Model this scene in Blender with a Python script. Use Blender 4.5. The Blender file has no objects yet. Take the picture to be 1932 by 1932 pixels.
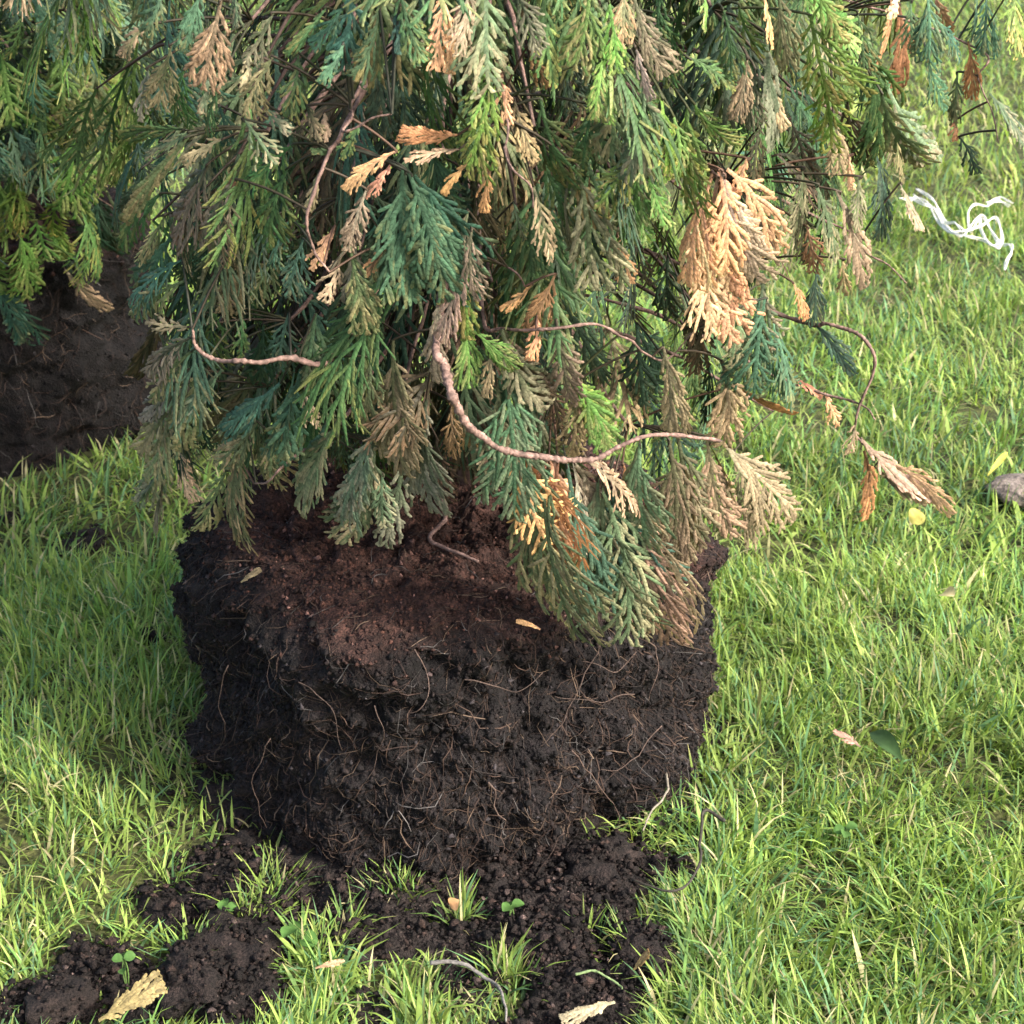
import bpy, math, random
import numpy as np
from mathutils import Vector, noise as mnoise

rng = np.random.default_rng(11)
random.seed(11)
rad = math.radians
sc = bpy.context.scene

# ------------------------------------------------------------------ camera, sky, sun, exposure
CAM_H, PITCH, FOV = 0.925, rad(26.0), rad(34.0)
FPX = 966.0 / math.tan(FOV / 2)            # focal length in pixels of a 1932 px wide picture
cd = bpy.data.cameras.new('camera')
cd.sensor_fit = 'HORIZONTAL'
cd.angle = FOV
cd.clip_start, cd.clip_end = 0.02, 600.0
cam = bpy.data.objects.new('camera', cd)
cam.location = (0, 0, CAM_H)
cam.rotation_euler = (math.pi / 2 - PITCH, 0, 0)
sc.collection.objects.link(cam)
sc.camera = cam
cd.dof.use_dof = True
cd.dof.focus_distance = 1.25
cd.dof.aperture_fstop = 24.0

TO_SUN = Vector((0.78, -0.52, 0.76)).normalized()
world = bpy.data.worlds.new('World')
sc.world = world
world.use_nodes = True
wn = world.node_tree
sky = wn.nodes.new('ShaderNodeTexSky')
sky.sky_type = 'NISHITA'
sky.sun_disc = False
sky.sun_elevation = math.asin(TO_SUN.z)
sky.sun_rotation = math.atan2(TO_SUN.x, TO_SUN.y)
sky.air_density = 1.0
sky.dust_density = 5.0
sky.ozone_density = 1.0
wn.links.new(sky.outputs[0], wn.nodes['Background'].inputs[0])
wn.nodes['Background'].inputs[1].default_value = 0.15
sd = bpy.data.lights.new('sun', 'SUN')
sd.energy = 2.6
sd.angle = rad(3.0)
sd.color = (1.0, 0.95, 0.86)
sun = bpy.data.objects.new('sun', sd)
sun.rotation_euler = TO_SUN.to_track_quat('Z', 'Y').to_euler()
sun.location = (3, -2, 4)
sc.collection.objects.link(sun)
sc.view_settings.view_transform = 'Standard'
sc.view_settings.look = 'None'
sc.view_settings.gamma = 1.0
sc.view_settings.exposure = 1.75
sc.view_settings.use_curve_mapping = False
sc.cycles.max_bounces = 6
sc.cycles.transmission_bounces = 4

# ------------------------------------------------------------------ pixels -> places
CAMP = np.array([0, 0, CAM_H])
FWD = np.array([0, math.cos(PITCH), -math.sin(PITCH)])
UPV = np.array([0, math.sin(PITCH), math.cos(PITCH)])


def ray(X, Y):
    d = FWD + np.array([1.0, 0, 0]) * ((X - 966) / FPX) + UPV * ((966 - Y) / FPX)
    return d / np.linalg.norm(d)


def ground(X, Y, z=0.0):
    d = ray(X, Y)
    return CAMP + d * ((z - CAM_H) / d[2])


def project(P):
    r = np.asarray(P) - CAMP
    w = r @ FWD
    return 966 + FPX * r[..., 0] / w, 966 - FPX * (r @ UPV) / w


SRC = 1.5652   # photograph pixels per 1932-px unit
CROP = {1: (0, 0, 1.932), 2: (1000, 0, 1.932), 3: (2000, 0, 1.8867), 4: (0, 800, 1.932), 5: (1000, 900, 1.932),
        6: (2000, 800, 1.8867), 7: (0, 2024, 1.288), 8: (1500, 2024, 1.2677)}


def cpx(reg, x, y):
    ox, oy, s = CROP[reg]
    return (ox + x / s) / SRC, (oy + y / s) / SRC


# ------------------------------------------------------------------ helpers
COL = sc.collection


def tag(o, label=None, cat=None, group=None, kind=None):
    if label: o['label'] = label
    if cat: o['category'] = cat
    if group: o['group'] = group
    if kind: o['kind'] = kind
    return o


def empty(name, loc):
    o = bpy.data.objects.new(name, None)
    o.location = loc
    o.empty_display_size = 0.05
    COL.objects.link(o)
    return o


class Geo:
    """collects vertices, quads/tris, vertex colours and uv"""
    def __init__(s):
        s.V, s.Q, s.T, s.C, s.U, s.n = [], [], [], [], [], 0

    def add(s, V, Q=None, T=None, C=None, U=None):
        V = np.asarray(V, float)
        s.V.append(V)
        m = len(V)
        if Q is not None and len(Q): s.Q.append(np.asarray(Q) + s.n)
        if T is not None and len(T): s.T.append(np.asarray(T) + s.n)
        if C is None: C = np.tile([0.5, 0.5, 0.5], (m, 1))
        C = np.asarray(C, float)
        if C.ndim == 1: C = np.tile(C, (m, 1))
        s.C.append(C)
        s.U.append(np.zeros((m, 2)) if U is None else np.asarray(U, float))
        s.n += m

    def build(s, name, mat, parent=None, origin=(0, 0, 0), smooth=True, loc=None):
        V = np.concatenate(s.V) - np.asarray(origin)
        q = np.concatenate(s.Q) if s.Q else np.zeros((0, 4), int)
        t = np.concatenate(s.T) if s.T else np.zeros((0, 3), int)
        me = bpy.data.meshes.new(name)
        me.vertices.add(len(V))
        me.vertices.foreach_set('co', V.astype(np.float32).ravel())
        li = np.concatenate([q.ravel(), t.ravel()]).astype(np.int32)
        me.loops.add(len(li))
        me.loops.foreach_set('vertex_index', li)
        me.polygons.add(len(q) + len(t))
        st = np.concatenate([np.arange(len(q)) * 4, len(q) * 4 + np.arange(len(t)) * 3]).astype(np.int32)
        me.polygons.foreach_set('loop_start', st)
        me.polygons.foreach_set('use_smooth', np.full(len(st), smooth))
        ca = me.attributes.new('col', 'FLOAT_COLOR', 'POINT')
        C = np.concatenate(s.C)
        C = np.c_[C, np.ones(len(C))]
        ca.data.foreach_set('color', C.astype(np.float32).ravel())
        uv = me.uv_layers.new(name='UVMap')
        U = np.concatenate(s.U)
        uv.data.foreach_set('uv', U[li].astype(np.float32).ravel())
        me.update(calc_edges=True)
        me.materials.append(mat)
        o = bpy.data.objects.new(name, me)
        COL.objects.link(o)
        if parent is not None: o.parent = parent
        if loc is not None: o.location = loc
        return o


def tube(geo, P, R, col, sides=6, jitter=0.0, cap=True):
    P = np.asarray(P, float)
    n = len(P)
    R = np.broadcast_to(np.asarray(R, float), (n,)) if np.ndim(R) else np.full(n, R)
    T = np.gradient(P, axis=0)
    T /= np.linalg.norm(T, axis=1)[:, None] + 1e-12
    ref = np.array([0.13, 0.27, 0.95])
    A = np.cross(T, ref); A /= np.linalg.norm(A, axis=1)[:, None] + 1e-9
    B = np.cross(T, A)
    a = np.arange(sides) / sides * 2 * math.pi
    rr = R[:, None] * (1 + jitter * rng.standard_normal((n, sides)))
    V = P[:, None, :] + (np.cos(a)[None, :, None] * A[:, None, :] + np.sin(a)[None, :, None] * B[:, None, :]) * rr[..., None]
    V = V.reshape(-1, 3)
    i = np.arange(n - 1)[:, None] * sides
    j = np.arange(sides)[None, :]
    k = (j + 1) % sides
    Q = np.stack([i + j, i + k, i + sides + k, i + sides + j], -1).reshape(-1, 4)
    Tt = None
    if cap:
        V = np.vstack([V, P[0], P[-1]])
        c0, c1 = n * sides, n * sides + 1
        jj = np.arange(sides); kk = (jj + 1) % sides
        Tt = np.vstack([np.c_[np.full(sides, c0), kk, jj], np.c_[np.full(sides, c1), (n - 1) * sides + jj, (n - 1) * sides + kk]])
    geo.add(V, Q, Tt, col if np.ndim(col) == 1 else col)


def spline(pts, n=24):
    """Catmull-Rom through points"""
    P = np.asarray(pts, float)
    if len(P) == 2: P = np.vstack([P[0], (P[0] + P[1]) / 2, P[1]])
    E = np.vstack([2 * P[0] - P[1], P, 2 * P[-1] - P[-2]])
    m = len(P) - 1
    u = np.linspace(0, m - 1e-6, n)
    i = u.astype(int); f = (u - i)[:, None]
    p0, p1, p2, p3 = E[i], E[i + 1], E[i + 2], E[i + 3]
    return 0.5 * ((2 * p1) + (-p0 + p2) * f + (2 * p0 - 5 * p1 + 4 * p2 - p3) * f ** 2 + (-p0 + 3 * p1 - 3 * p2 + p3) * f ** 3)


_perm = np.random.default_rng(5).random((64, 64, 64))


def vnoise(P, freq, seed=0):
    P = np.asarray(P, float) * freq + seed * 7.31
    i = np.floor(P).astype(int); f = P - i
    f = f * f * (3 - 2 * f)
    r = 0
    for dx in (0, 1):
        for dy in (0, 1):
            for dz in (0, 1):
                w = (f[:, 0] if dx else 1 - f[:, 0]) * (f[:, 1] if dy else 1 - f[:, 1]) * (f[:, 2] if dz else 1 - f[:, 2])
                r = r + w * _perm[(i[:, 0] + dx) % 64, (i[:, 1] + dy) % 64, (i[:, 2] + dz) % 64]
    return r * 2 - 1


def fnoise(P, freq, octv=4, seed=0, gain=0.5):
    a, r = 1.0, 0
    for k in range(octv):
        r = r + a * vnoise(P, freq * 2 ** k, seed + k)
        a *= gain
    return r


def smooth01(x, a, b):
    t = np.clip((x - a) / (b - a), 0, 1)
    return t * t * (3 - 2 * t)


# ------------------------------------------------------------------ materials
def new_mat(name):
    m = bpy.data.materials.new(name)
    m.use_nodes = True
    nt = m.node_tree
    nt.nodes.clear()
    out = nt.nodes.new('ShaderNodeOutputMaterial')
    return m, nt, out


def N(nt, t, **kw):
    n = nt.nodes.new(t)
    for k, v in kw.items():
        setattr(n, k, v)
    return n


def mat_leaf(name, rough, spec, trans, scales, tint=(1, 1, 1), sheen=0.0):
    m, nt, out = new_mat(name)
    L = nt.links.new
    at = N(nt, 'ShaderNodeAttribute', attribute_name='col')
    col = at.outputs['Color']
    tc = N(nt, 'ShaderNodeTexCoord')
    nz = N(nt, 'ShaderNodeTexNoise'); nz.inputs['Scale'].default_value = 240 if scales else 60
    nz.inputs['Detail'].default_value = 3
    L(tc.outputs['Object'], nz.inputs['Vector'])
    mr = N(nt, 'ShaderNodeMapRange')
    mr.inputs['From Min'].default_value = 0.3; mr.inputs['From Max'].default_value = 0.7
    mr.inputs['To Min'].default_value = 0.72; mr.inputs['To Max'].default_value = 1.28
    L(nz.outputs['Fac'], mr.inputs['Value'])
    mul = N(nt, 'ShaderNodeMix', data_type='RGBA', blend_type='MULTIPLY')
    mul.inputs['Factor'].default_value = 1
    L(col, mul.inputs['A']); L(mr.outputs[0], mul.inputs['B'])
    cur = mul.outputs['Result']
    bs = N(nt, 'ShaderNodeBsdfPrincipled')
    if scales:
        uv = N(nt, 'ShaderNodeUVMap')
        sx = N(nt, 'ShaderNodeSeparateXYZ'); L(uv.outputs[0], sx.inputs[0])
        ab = N(nt, 'ShaderNodeMath', operation='ABSOLUTE'); L(sx.outputs['X'], ab.inputs[0])
        ma = N(nt, 'ShaderNodeMath', operation='MULTIPLY_ADD'); L(ab.outputs[0], ma.inputs[0]); ma.inputs[1].default_value = -0.55
        L(sx.outputs['Y'], ma.inputs[2])
        fr = N(nt, 'ShaderNodeMath', operation='FRACT'); L(ma.outputs[0], fr.inputs[0])
        cr = N(nt, 'ShaderNodeValToRGB')
        cr.color_ramp.elements[0].position = 0.0; cr.color_ramp.elements[0].color = (0.5, 0.5, 0.5, 1)
        cr.color_ramp.elements[1].position = 0.28; cr.color_ramp.elements[1].color = (1, 1, 1, 1)
        e = cr.color_ramp.elements.new(0.95); e.color = (1.0, 1.0, 1.0, 1)
        e = cr.color_ramp.elements.new(1.0); e.color = (0.55, 0.55, 0.55, 1)
        L(fr.outputs[0], cr.inputs[0])
        m2 = N(nt, 'ShaderNodeMix', data_type='RGBA', blend_type='MULTIPLY'); m2.inputs['Factor'].default_value = 0.75
        L(cur, m2.inputs['A']); L(cr.outputs[0], m2.inputs['B'])
        cur = m2.outputs['Result']
        bp = N(nt, 'ShaderNodeBump'); bp.inputs['Strength'].default_value = 0.6; bp.inputs['Distance'].default_value = 0.0006
        L(cr.outputs[0], bp.inputs['Height']); L(bp.outputs[0], bs.inputs['Normal'])
    bs.inputs['Roughness'].default_value = rough
    bs.inputs['Specular IOR Level'].default_value = spec
    L(cur, bs.inputs['Base Color'])
    tr = N(nt, 'ShaderNodeBsdfTranslucent')
    tm = N(nt, 'ShaderNodeMix', data_type='RGBA', blend_type='MULTIPLY'); tm.inputs['Factor'].default_value = 1
    tm.inputs['B'].default_value = (*tint, 1)
    L(cur, tm.inputs['A']); L(tm.outputs['Result'], tr.inputs['Color'])
    mx = N(nt, 'ShaderNodeMixShader'); mx.inputs[0].default_value = trans
    L(bs.outputs[0], mx.inputs[1]); L(tr.outputs[0], mx.inputs[2])
    L(mx.outputs[0], out.inputs[0])
    return m


def mat_soil(name, c0, c1, c2, scale, bump=1.0, use_col=False):
    m, nt, out = new_mat(name)
    L = nt.links.new
    tc = N(nt, 'ShaderNodeTexCoord')
    n1 = N(nt, 'ShaderNodeTexNoise'); n1.inputs['Scale'].default_value = scale; n1.inputs['Detail'].default_value = 8
    n1.inputs['Roughness'].default_value = 0.7
    L(tc.outputs['Object'], n1.inputs['Vector'])
    cr = N(nt, 'ShaderNodeValToRGB')
    cr.color_ramp.elements[0].position = 0.32; cr.color_ramp.elements[0].color = (*c0, 1)
    cr.color_ramp.elements[1].position = 0.52; cr.color_ramp.elements[1].color = (*c1, 1)
    e = cr.color_ramp.elements.new(0.72); e.color = (*c2, 1)
    L(n1.outputs['Fac'], cr.inputs[0])
    n2 = N(nt, 'ShaderNodeTexNoise'); n2.inputs['Scale'].default_value = scale * 6; n2.inputs['Detail'].default_value = 4
    L(tc.outputs['Object'], n2.inputs['Vector'])
    mr = N(nt, 'ShaderNodeMapRange'); mr.inputs['From Min'].default_value = 0.3; mr.inputs['From Max'].default_value = 0.75
    mr.inputs['To Min'].default_value = 0.45; mr.inputs['To Max'].default_value = 1.7
    L(n2.outputs['Fac'], mr.inputs['Value'])
    mu = N(nt, 'ShaderNodeMix', data_type='RGBA', blend_type='MULTIPLY'); mu.inputs['Factor'].default_value = 1
    L(cr.outputs[0], mu.inputs['A']); L(mr.outputs[0], mu.inputs['B'])
    cur = mu.outputs['Result']
    if use_col:
        at = N(nt, 'ShaderNodeAttribute', attribute_name='col')
        m3 = N(nt, 'ShaderNodeMix', data_type='RGBA', blend_type='MULTIPLY'); m3.inputs['Factor'].default_value = 1
        L(cur, m3.inputs['A']); L(at.outputs['Color'], m3.inputs['B'])
        cur = m3.outputs['Result']
    bs = N(nt, 'ShaderNodeBsdfPrincipled')
    bs.inputs['Roughness'].default_value = 0.92
    bs.inputs['Specular IOR Level'].default_value = 0.25
    L(cur, bs.inputs['Base Color'])
    bp = N(nt, 'ShaderNodeBump'); bp.inputs['Strength'].default_value = bump; bp.inputs['Distance'].default_value = 0.004
    L(n2.outputs['Fac'], bp.inputs['Height']); L(bp.outputs[0], bs.inputs['Normal'])
    L(bs.outputs[0], out.inputs[0])
    return m


def mat_col(name, rough=0.8, spec=0.2, scale=300, lo=0.7, hi=1.3, bump=0.3):
    m, nt, out = new_mat(name)
    L = nt.links.new
    at = N(nt, 'ShaderNodeAttribute', attribute_name='col')
    tc = N(nt, 'ShaderNodeTexCoord')
    nz = N(nt, 'ShaderNodeTexNoise'); nz.inputs['Scale'].default_value = scale; nz.inputs['Detail'].default_value = 4
    L(tc.outputs['Object'], nz.inputs['Vector'])
    mr = N(nt, 'ShaderNodeMapRange'); mr.inputs['From Min'].default_value = 0.3; mr.inputs['From Max'].default_value = 0.7
    mr.inputs['To Min'].default_value = lo; mr.inputs['To Max'].default_value = hi
    L(nz.outputs['Fac'], mr.inputs['Value'])
    mu = N(nt, 'ShaderNodeMix', data_type='RGBA', blend_type='MULTIPLY'); mu.inputs['Factor'].default_value = 1
    L(at.outputs['Color'], mu.inputs['A']); L(mr.outputs[0], mu.inputs['B'])
    bs = N(nt, 'ShaderNodeBsdfPrincipled'); bs.inputs['Roughness'].default_value = rough
    bs.inputs['Specular IOR Level'].default_value = spec
    L(mu.outputs['Result'], bs.inputs['Base Color'])
    bp = N(nt, 'ShaderNodeBump'); bp.inputs['Strength'].default_value = bump; bp.inputs['Distance'].default_value = 0.001
    L(nz.outputs['Fac'], bp.inputs['Height']); L(bp.outputs[0], bs.inputs['Normal'])
    L(bs.outputs[0], out.inputs[0])
    return m


M_FOL = mat_leaf('conifer_foliage', 0.55, 0.22, 0.22, True, (1.1, 1.1, 0.7))
M_GRASS = mat_leaf('grass_blade', 0.55, 0.20, 0.42, False, (1.15, 1.2, 0.6))
M_LEAF = mat_leaf('leaf', 0.65, 0.12, 0.3, False)
M_SOIL = mat_soil('peat_soil', (0.006, 0.005, 0.005), (0.015, 0.012, 0.011), (0.040, 0.031, 0.028), 75, 1.0, True)
M_CRUMB = mat_col('soil_crumb', 0.95, 0.2, 500, 0.6, 1.5, 0.8)
M_FIBRE = mat_col('root_fibre', 0.8, 0.2, 200, 0.7, 1.3, 0.1)
M_WOOD = mat_col('twig_bark', 0.75, 0.3, 350, 0.55, 1.5, 0.9)
M_EARTH = mat_soil('lawn_earth', (0.020, 0.022, 0.009), (0.045, 0.050, 0.016), (0.085, 0.090, 0.030), 25, 1.0, False)
M_STRING = mat_col('white_string', 0.7, 0.3, 900, 0.85, 1.1, 0.5)
M_STONE = mat_soil('grey_stone', (0.08, 0.065, 0.055), (0.14, 0.115, 0.10), (0.22, 0.185, 0.165), 40, 0.6, False)

# ------------------------------------------------------------------ the setting: lawn earth, spilled soil, grass
BALL_C = np.array([-0.062, 1.40, 0.0])
BALL2_C = np.array([-0.80, 2.24, 0.0])

# spilled soil (centre x, y, half width, half height in picture units; strength)
SOIL = [(335, 1700, 95, 60, 1), (420, 1660, 140, 60, 1), (430, 1845, 105, 75, 1), (490, 1775, 85, 50, 1), (185, 1815, 80, 40, .9),
        (90, 1905, 90, 45, .9), (270, 1880, 90, 40, .8), (600, 1705, 170, 60, 1), (780, 1690, 210, 60, 1), (980, 1640, 260, 45, 1),
        (1060, 1750, 130, 90, 1), (1095, 1860, 110, 90, 1), (890, 1730, 110, 60, 1), (1150, 1680, 55, 70, 1), (1215, 1800, 50, 40, .8),
        (640, 1770, 100, 35, .9), (900, 1840, 70, 50, .6), (1050, 1930, 120, 50, 1), (700, 1900, 60, 30, .45),
        (155, 1035, 55, 22, .8), (210, 985, 60, 14, .5),
        (1840, 785, 60, 22, .9), (1690, 1185, 70, 25, .7), (1610, 1450, 60, 25, .6), (1450, 1300, 35, 16, .6),
        (1590, 1650, 60, 20, .5), (700, 1900, 60, 25, .5), (285, 1205, 30, 14, .5), (1330, 1400, 60, 40, .4), (1780, 1240, 50, 18, .4)]
TUFT = [(512, 1680, 30, 20), (475, 1735, 34, 16), (735, 1705, 52, 18), (320, 1655, 24, 12), (870, 1735, 26, 12), (650, 1760, 22, 12),
        (600, 1815, 50, 30), (1115, 1770, 16, 18), (1195, 1800, 18, 20), (360, 1800, 30, 16), (950, 1850, 36, 16)]


def pix_mask(P, blobs, fuzz=0.35, seed=3):
    X, Y = project(P)
    nz = fnoise(P, 22, 3, seed)
    r = np.zeros(len(P))
    for b in blobs:
        s = b[4] if len(b) > 4 else 1.0
        d = np.sqrt(((X - b[0]) / b[2]) ** 2 + ((Y - b[1]) / b[3]) ** 2) / 1.15 + nz * fuzz
        r = np.maximum(r, s * (1 - smooth01(d, 0.75, 1.15)))
    return r


def ball_dist(P, c):
    return np.hypot(P[:, 0] - c[0], P[:, 1] - c[1])


g = Geo()   # one sheet to the horizon, finer near the camera
xs = np.concatenate([[-300, -60, -15, -6], np.linspace(-3, 3, 90), [6, 15, 60, 300]])
ys = np.concatenate([[-300, -40, -6, -1], np.linspace(0.2, 7, 110), [10, 20, 60, 300]])
GX, GY = np.meshgrid(xs, ys)
P = np.c_[GX.ravel(), GY.ravel(), np.zeros(GX.size)]
near = (np.abs(P[:, 0]) < 4) & (P[:, 1] > 0) & (P[:, 1] < 8)
P[near, 2] = 0.006 * fnoise(P[near], 3, 3) - 0.006
P[~near, 2] = -0.012
nx, ny = len(xs), len(ys)
i = (np.arange(ny - 1)[:, None] * nx + np.arange(nx - 1)[None, :])
g.add(P, np.stack([i, i + 1, i + nx + 1, i + nx], -1).reshape(-1, 4))
tag(g.build('lawn_ground', M_EARTH), kind='structure')


def crumbs(geo, P, size, cols, flat=0.7):
    """small irregular lumps: deformed octahedra"""
    n = len(P)
    o = np.array([[1, 0, 0], [-1, 0, 0], [0, 1, 0], [0, -1, 0], [0, 0, 1], [0, 0, -1]], float)
    f = np.array([[0, 2, 4], [2, 1, 4], [1, 3, 4], [3, 0, 4], [2, 0, 5], [1, 2, 5], [3, 1, 5], [0, 3, 5]])
    V = o[None] * (0.65 + 0.7 * rng.random((n, 6, 1))) + 0.25 * rng.standard_normal((n, 6, 3))
    a = rng.random(n) * 6.28
    c, s_ = np.cos(a), np.sin(a)
    x = V[..., 0] * c[:, None] - V[..., 1] * s_[:, None]
    y = V[..., 0] * s_[:, None] + V[..., 1] * c[:, None]
    V = np.stack([x, y, V[..., 2] * flat], -1) * np.asarray(size)[:, None, None] + P[:, None, :]
    T = (f[None] + (np.arange(n) * 6)[:, None, None]).reshape(-1, 3)
    geo.add(V.reshape(-1, 3), None, T, np.repeat(cols, 6, axis=0))


def soil_cols(n, bright=1.0):
    base = np.array([[0.009, 0.0077, 0.0075], [0.015, 0.0125, 0.012], [0.027, 0.0205, 0.018], [0.060, 0.053, 0.052]])
    k = rng.choice(4, n, p=[.42, .36, .17, .05])
    return base[k] * (0.7 + 0.6 * rng.random((n, 1))) * bright


# spilled soil sheet: fine height field, only where the mask holds
g = Geo()
sx, sy = np.linspace(-0.75, 0.42, 300), np.linspace(0.93, 1.42, 130)
SXg, SYg = np.meshgrid(sx, sy)
P = np.c_[SXg.ravel(), SYg.ravel(), np.zeros(SXg.size)]
mk = pix_mask(P, SOIL[:19])
mk = np.maximum(mk, 1 - smooth01(ball_dist(P, BALL_C), 0.24, 0.275))
rel = fnoise(P, 45, 4, 9, 0.6)
P[:, 2] = -0.012 + mk * (0.016 + 0.012 * np.clip(fnoise(P, 14, 2, 2), -1, 1)) + mk * 0.007 * rel
nx, ny = len(sx), len(sy)
i = (np.arange(ny - 1)[:, None] * nx + np.arange(nx - 1)[None, :])
Q = np.stack([i, i + 1, i + nx + 1, i + nx], -1).reshape(-1, 4)
Q = Q[mk[Q].max(1) > 0.25]
tone = (0.9 + 0.5 * fnoise(P, 9, 2, 4))[:, None] * np.array([1.0, 0.95, 0.95])
g.add(P, Q, None, np.clip(tone, .4, 1.6))
n = 110000
C = np.c_[rng.uniform(-0.75, 0.45, n), rng.uniform(0.90, 1.45, n), np.zeros(n)]
m = pix_mask(C, SOIL[:19])
m = np.maximum(m, 0.9 * (1 - smooth01(ball_dist(C, BALL_C), 0.25, 0.30)))
C = C[(rng.random(n) < m * 0.55) & (ball_dist(C, BALL_C) > 0.2)]
m = pix_mask(C, SOIL[:19])
sz = 0.0008 + 0.0020 * rng.random(len(C)) ** 2 + 0.0045 * rng.random(len(C)) ** 12
C[:, 2] = -0.006 + m * (0.012 + 0.012 * np.clip(fnoise(C, 14, 2, 2), -1, 1)) + m * .007 * fnoise(C, 45, 4, 9, .6) + sz * .6 + .002
crumbs(g, C, sz, soil_cols(len(C)))
tag(g.build('spilled_soil', M_SOIL, smooth=True), 'dark crumbly peat soil spilled over the grass in front of the root ball', 'soil', kind='stuff')
o_spill = bpy.data.objects['spilled_soil']
# crumbs carry their own colours, so scale them to the multiplying soil material
ca = o_spill.data.attributes['col']
buf = np.zeros(len(o_spill.data.vertices) * 4, np.float32)
ca.data.foreach_get('color', buf)
buf = buf.reshape(-1, 4)
buf[len(P):, :3] = buf[len(P):, :3] / 0.016
ca.data.foreach_set('color', buf.ravel())

# --- grass
GRASS_BASE = np.array([[0.205, 0.292, 0.066], [0.138, 0.245, 0.066], [0.105, 0.205, 0.092], [0.270, 0.335, 0.100], [0.42, 0.38, 0.21]])


def grass_field(geo, n, x0, x1, y0, y1, segs, lmin, lmax, wid, density_fn=None, lean=1.0):
    P = np.c_[rng.uniform(x0, x1, n), rng.uniform(y0, y1, n), np.zeros(n)]
    soil = pix_mask(P, SOIL)
    wide = pix_mask(P, [(b[0], b[1] + 18, b[2] * 1.25, b[3] * 1.5 + 14, 1.0) for b in SOIL[:19]], .2)
    tuft = pix_mask(P, TUFT, 0.25, 6)
    soil = soil * (1 - 0.97 * tuft)
    clump = 0.5 + 0.5 * np.clip(fnoise(P, 11, 3, 20), -1, 1)
    keep = rng.random(n) < np.clip(1 - soil * 1.03, 0, 1) * (0.35 + 0.65 * smooth01(clump, 0.18, 0.5))
    keep &= ball_dist(P, BALL_C) > 0.236 + 0.012 * rng.standard_normal(n)
    keep &= ball_dist(P, BALL2_C) > 0.30
    if density_fn is not None: keep &= rng.random(n) < density_fn(P)
    P = P[keep]; clump = clump[keep]; soil = soil[keep]; wide = wide[keep] * (1 - tuft[keep]); n = len(P)
    P[:, 2] = -0.012
    patch = np.clip(0.5 + 0.6 * fnoise(P, 2.6, 3, 31), 0, 1)
    Ln = (lmin + (lmax - lmin) * rng.beta(1.8, 3.0, n)) * (0.72 + 0.5 * clump) * (1 - .35 * soil) * (1 - .45 * wide)
    a = 6.2832 * rng.random(n)
    la = 3.0 * fnoise(P, 5, 2, 40) + 0.7
    tilt = np.abs(rng.normal(0.45, 0.50, n)) * lean
    bend = np.abs(rng.normal(0.85, 0.65, n)) * lean
    mixd = np.clip(rng.normal(0.28, 0.25, n), 0, 1)
    dx = np.cos(a) * (1 - mixd) + np.cos(la) * mixd
    dy = np.sin(a) * (1 - mixd) + np.sin(la) * mixd
    dl = np.hypot(dx, dy) + 1e-6
    dx, dy = dx / dl, dy / dl
    w = wid * (0.55 + 0.9 * rng.random(n)) * np.where(rng.random(n) < .06, 1.9, 1.0)
    # centre line
    t = np.linspace(0, 1, segs + 1)
    ang = tilt[:, None] + bend[:, None] * t[None, :] ** 1.4
    st = Ln[:, None] / segs
    hx = np.concatenate([np.zeros((n, 1)), np.cumsum(np.sin(ang[:, 1:]) * st, 1)], 1)
    hz = np.concatenate([np.zeros((n, 1)), np.cumsum(np.cos(ang[:, 1:]) * st, 1)], 1)
    hz = np.maximum(hz, 0.3 * hz.max(1)[:, None] * t[None])
    cx = P[:, 0:1] + hx * dx[:, None]; cy = P[:, 1:2] + hx * dy[:, None]; cz = P[:, 2:3] + hz
    fa = rng.uniform(-0.9, 0.9, n)       # blade twist
    px = -dy * np.cos(fa) + dx * np.sin(fa) * .6; py = dx * np.cos(fa) + dy * np.sin(fa) * .6
    prof = np.interp(t, [0, .25, .7, 1], [.75, 1, .8, .06])
    ox = px[:, None] * w[:, None] * prof; oy = py[:, None] * w[:, None] * prof
    A = np.stack([cx - ox, cy - oy, cz], -1); B = np.stack([cx + ox, cy + oy, cz], -1)
    V = np.stack([A, B], 2).reshape(-1, 3)
    r = 2 * (segs + 1)
    k = np.arange(segs) * 2
    q = np.stack([k, k + 1, k + 3, k + 2], -1)
    Q = (q[None] + (np.arange(n) * r)[:, None, None]).reshape(-1, 4)
    pr = np.stack([0.30 + .3 * patch, np.full(n, .28), .30 - .25 * patch, .10 + .1 * patch, 0.06 + .10 * np.clip(fnoise(P, 4, 2, 55), 0, 1)], 1)
    pr = np.maximum(pr, .02); pr /= pr.sum(1)[:, None]
    kk = (rng.random(n)[:, None] > np.cumsum(pr, 1)).sum(1).clip(0, 4)
    c = GRASS_BASE[kk] * (0.62 + 0.72 * rng.random((n, 1))) * (1 + .22 * np.clip(fnoise(P, 6, 2, 77), -1, 1))[:, None]
    straw = np.array([0.34, 0.33, 0.14])
    bt = (0.45 * (1 - smooth01(t, 0, .35)))[None, :, None]
    cc = c[:, None, :] * (1 - bt) + straw * bt
    dry = (rng.random(n) < .12)[:, None, None] * (smooth01(t, .75, 1.0))[None, :, None] * 0.8
    cc = cc * (1 - dry) + np.array([.5, .42, .2]) * dry
    cc = np.repeat(cc, 2, axis=1).reshape(-1, 3)
    geo.add(V, Q, None, cc)
    return n


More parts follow.
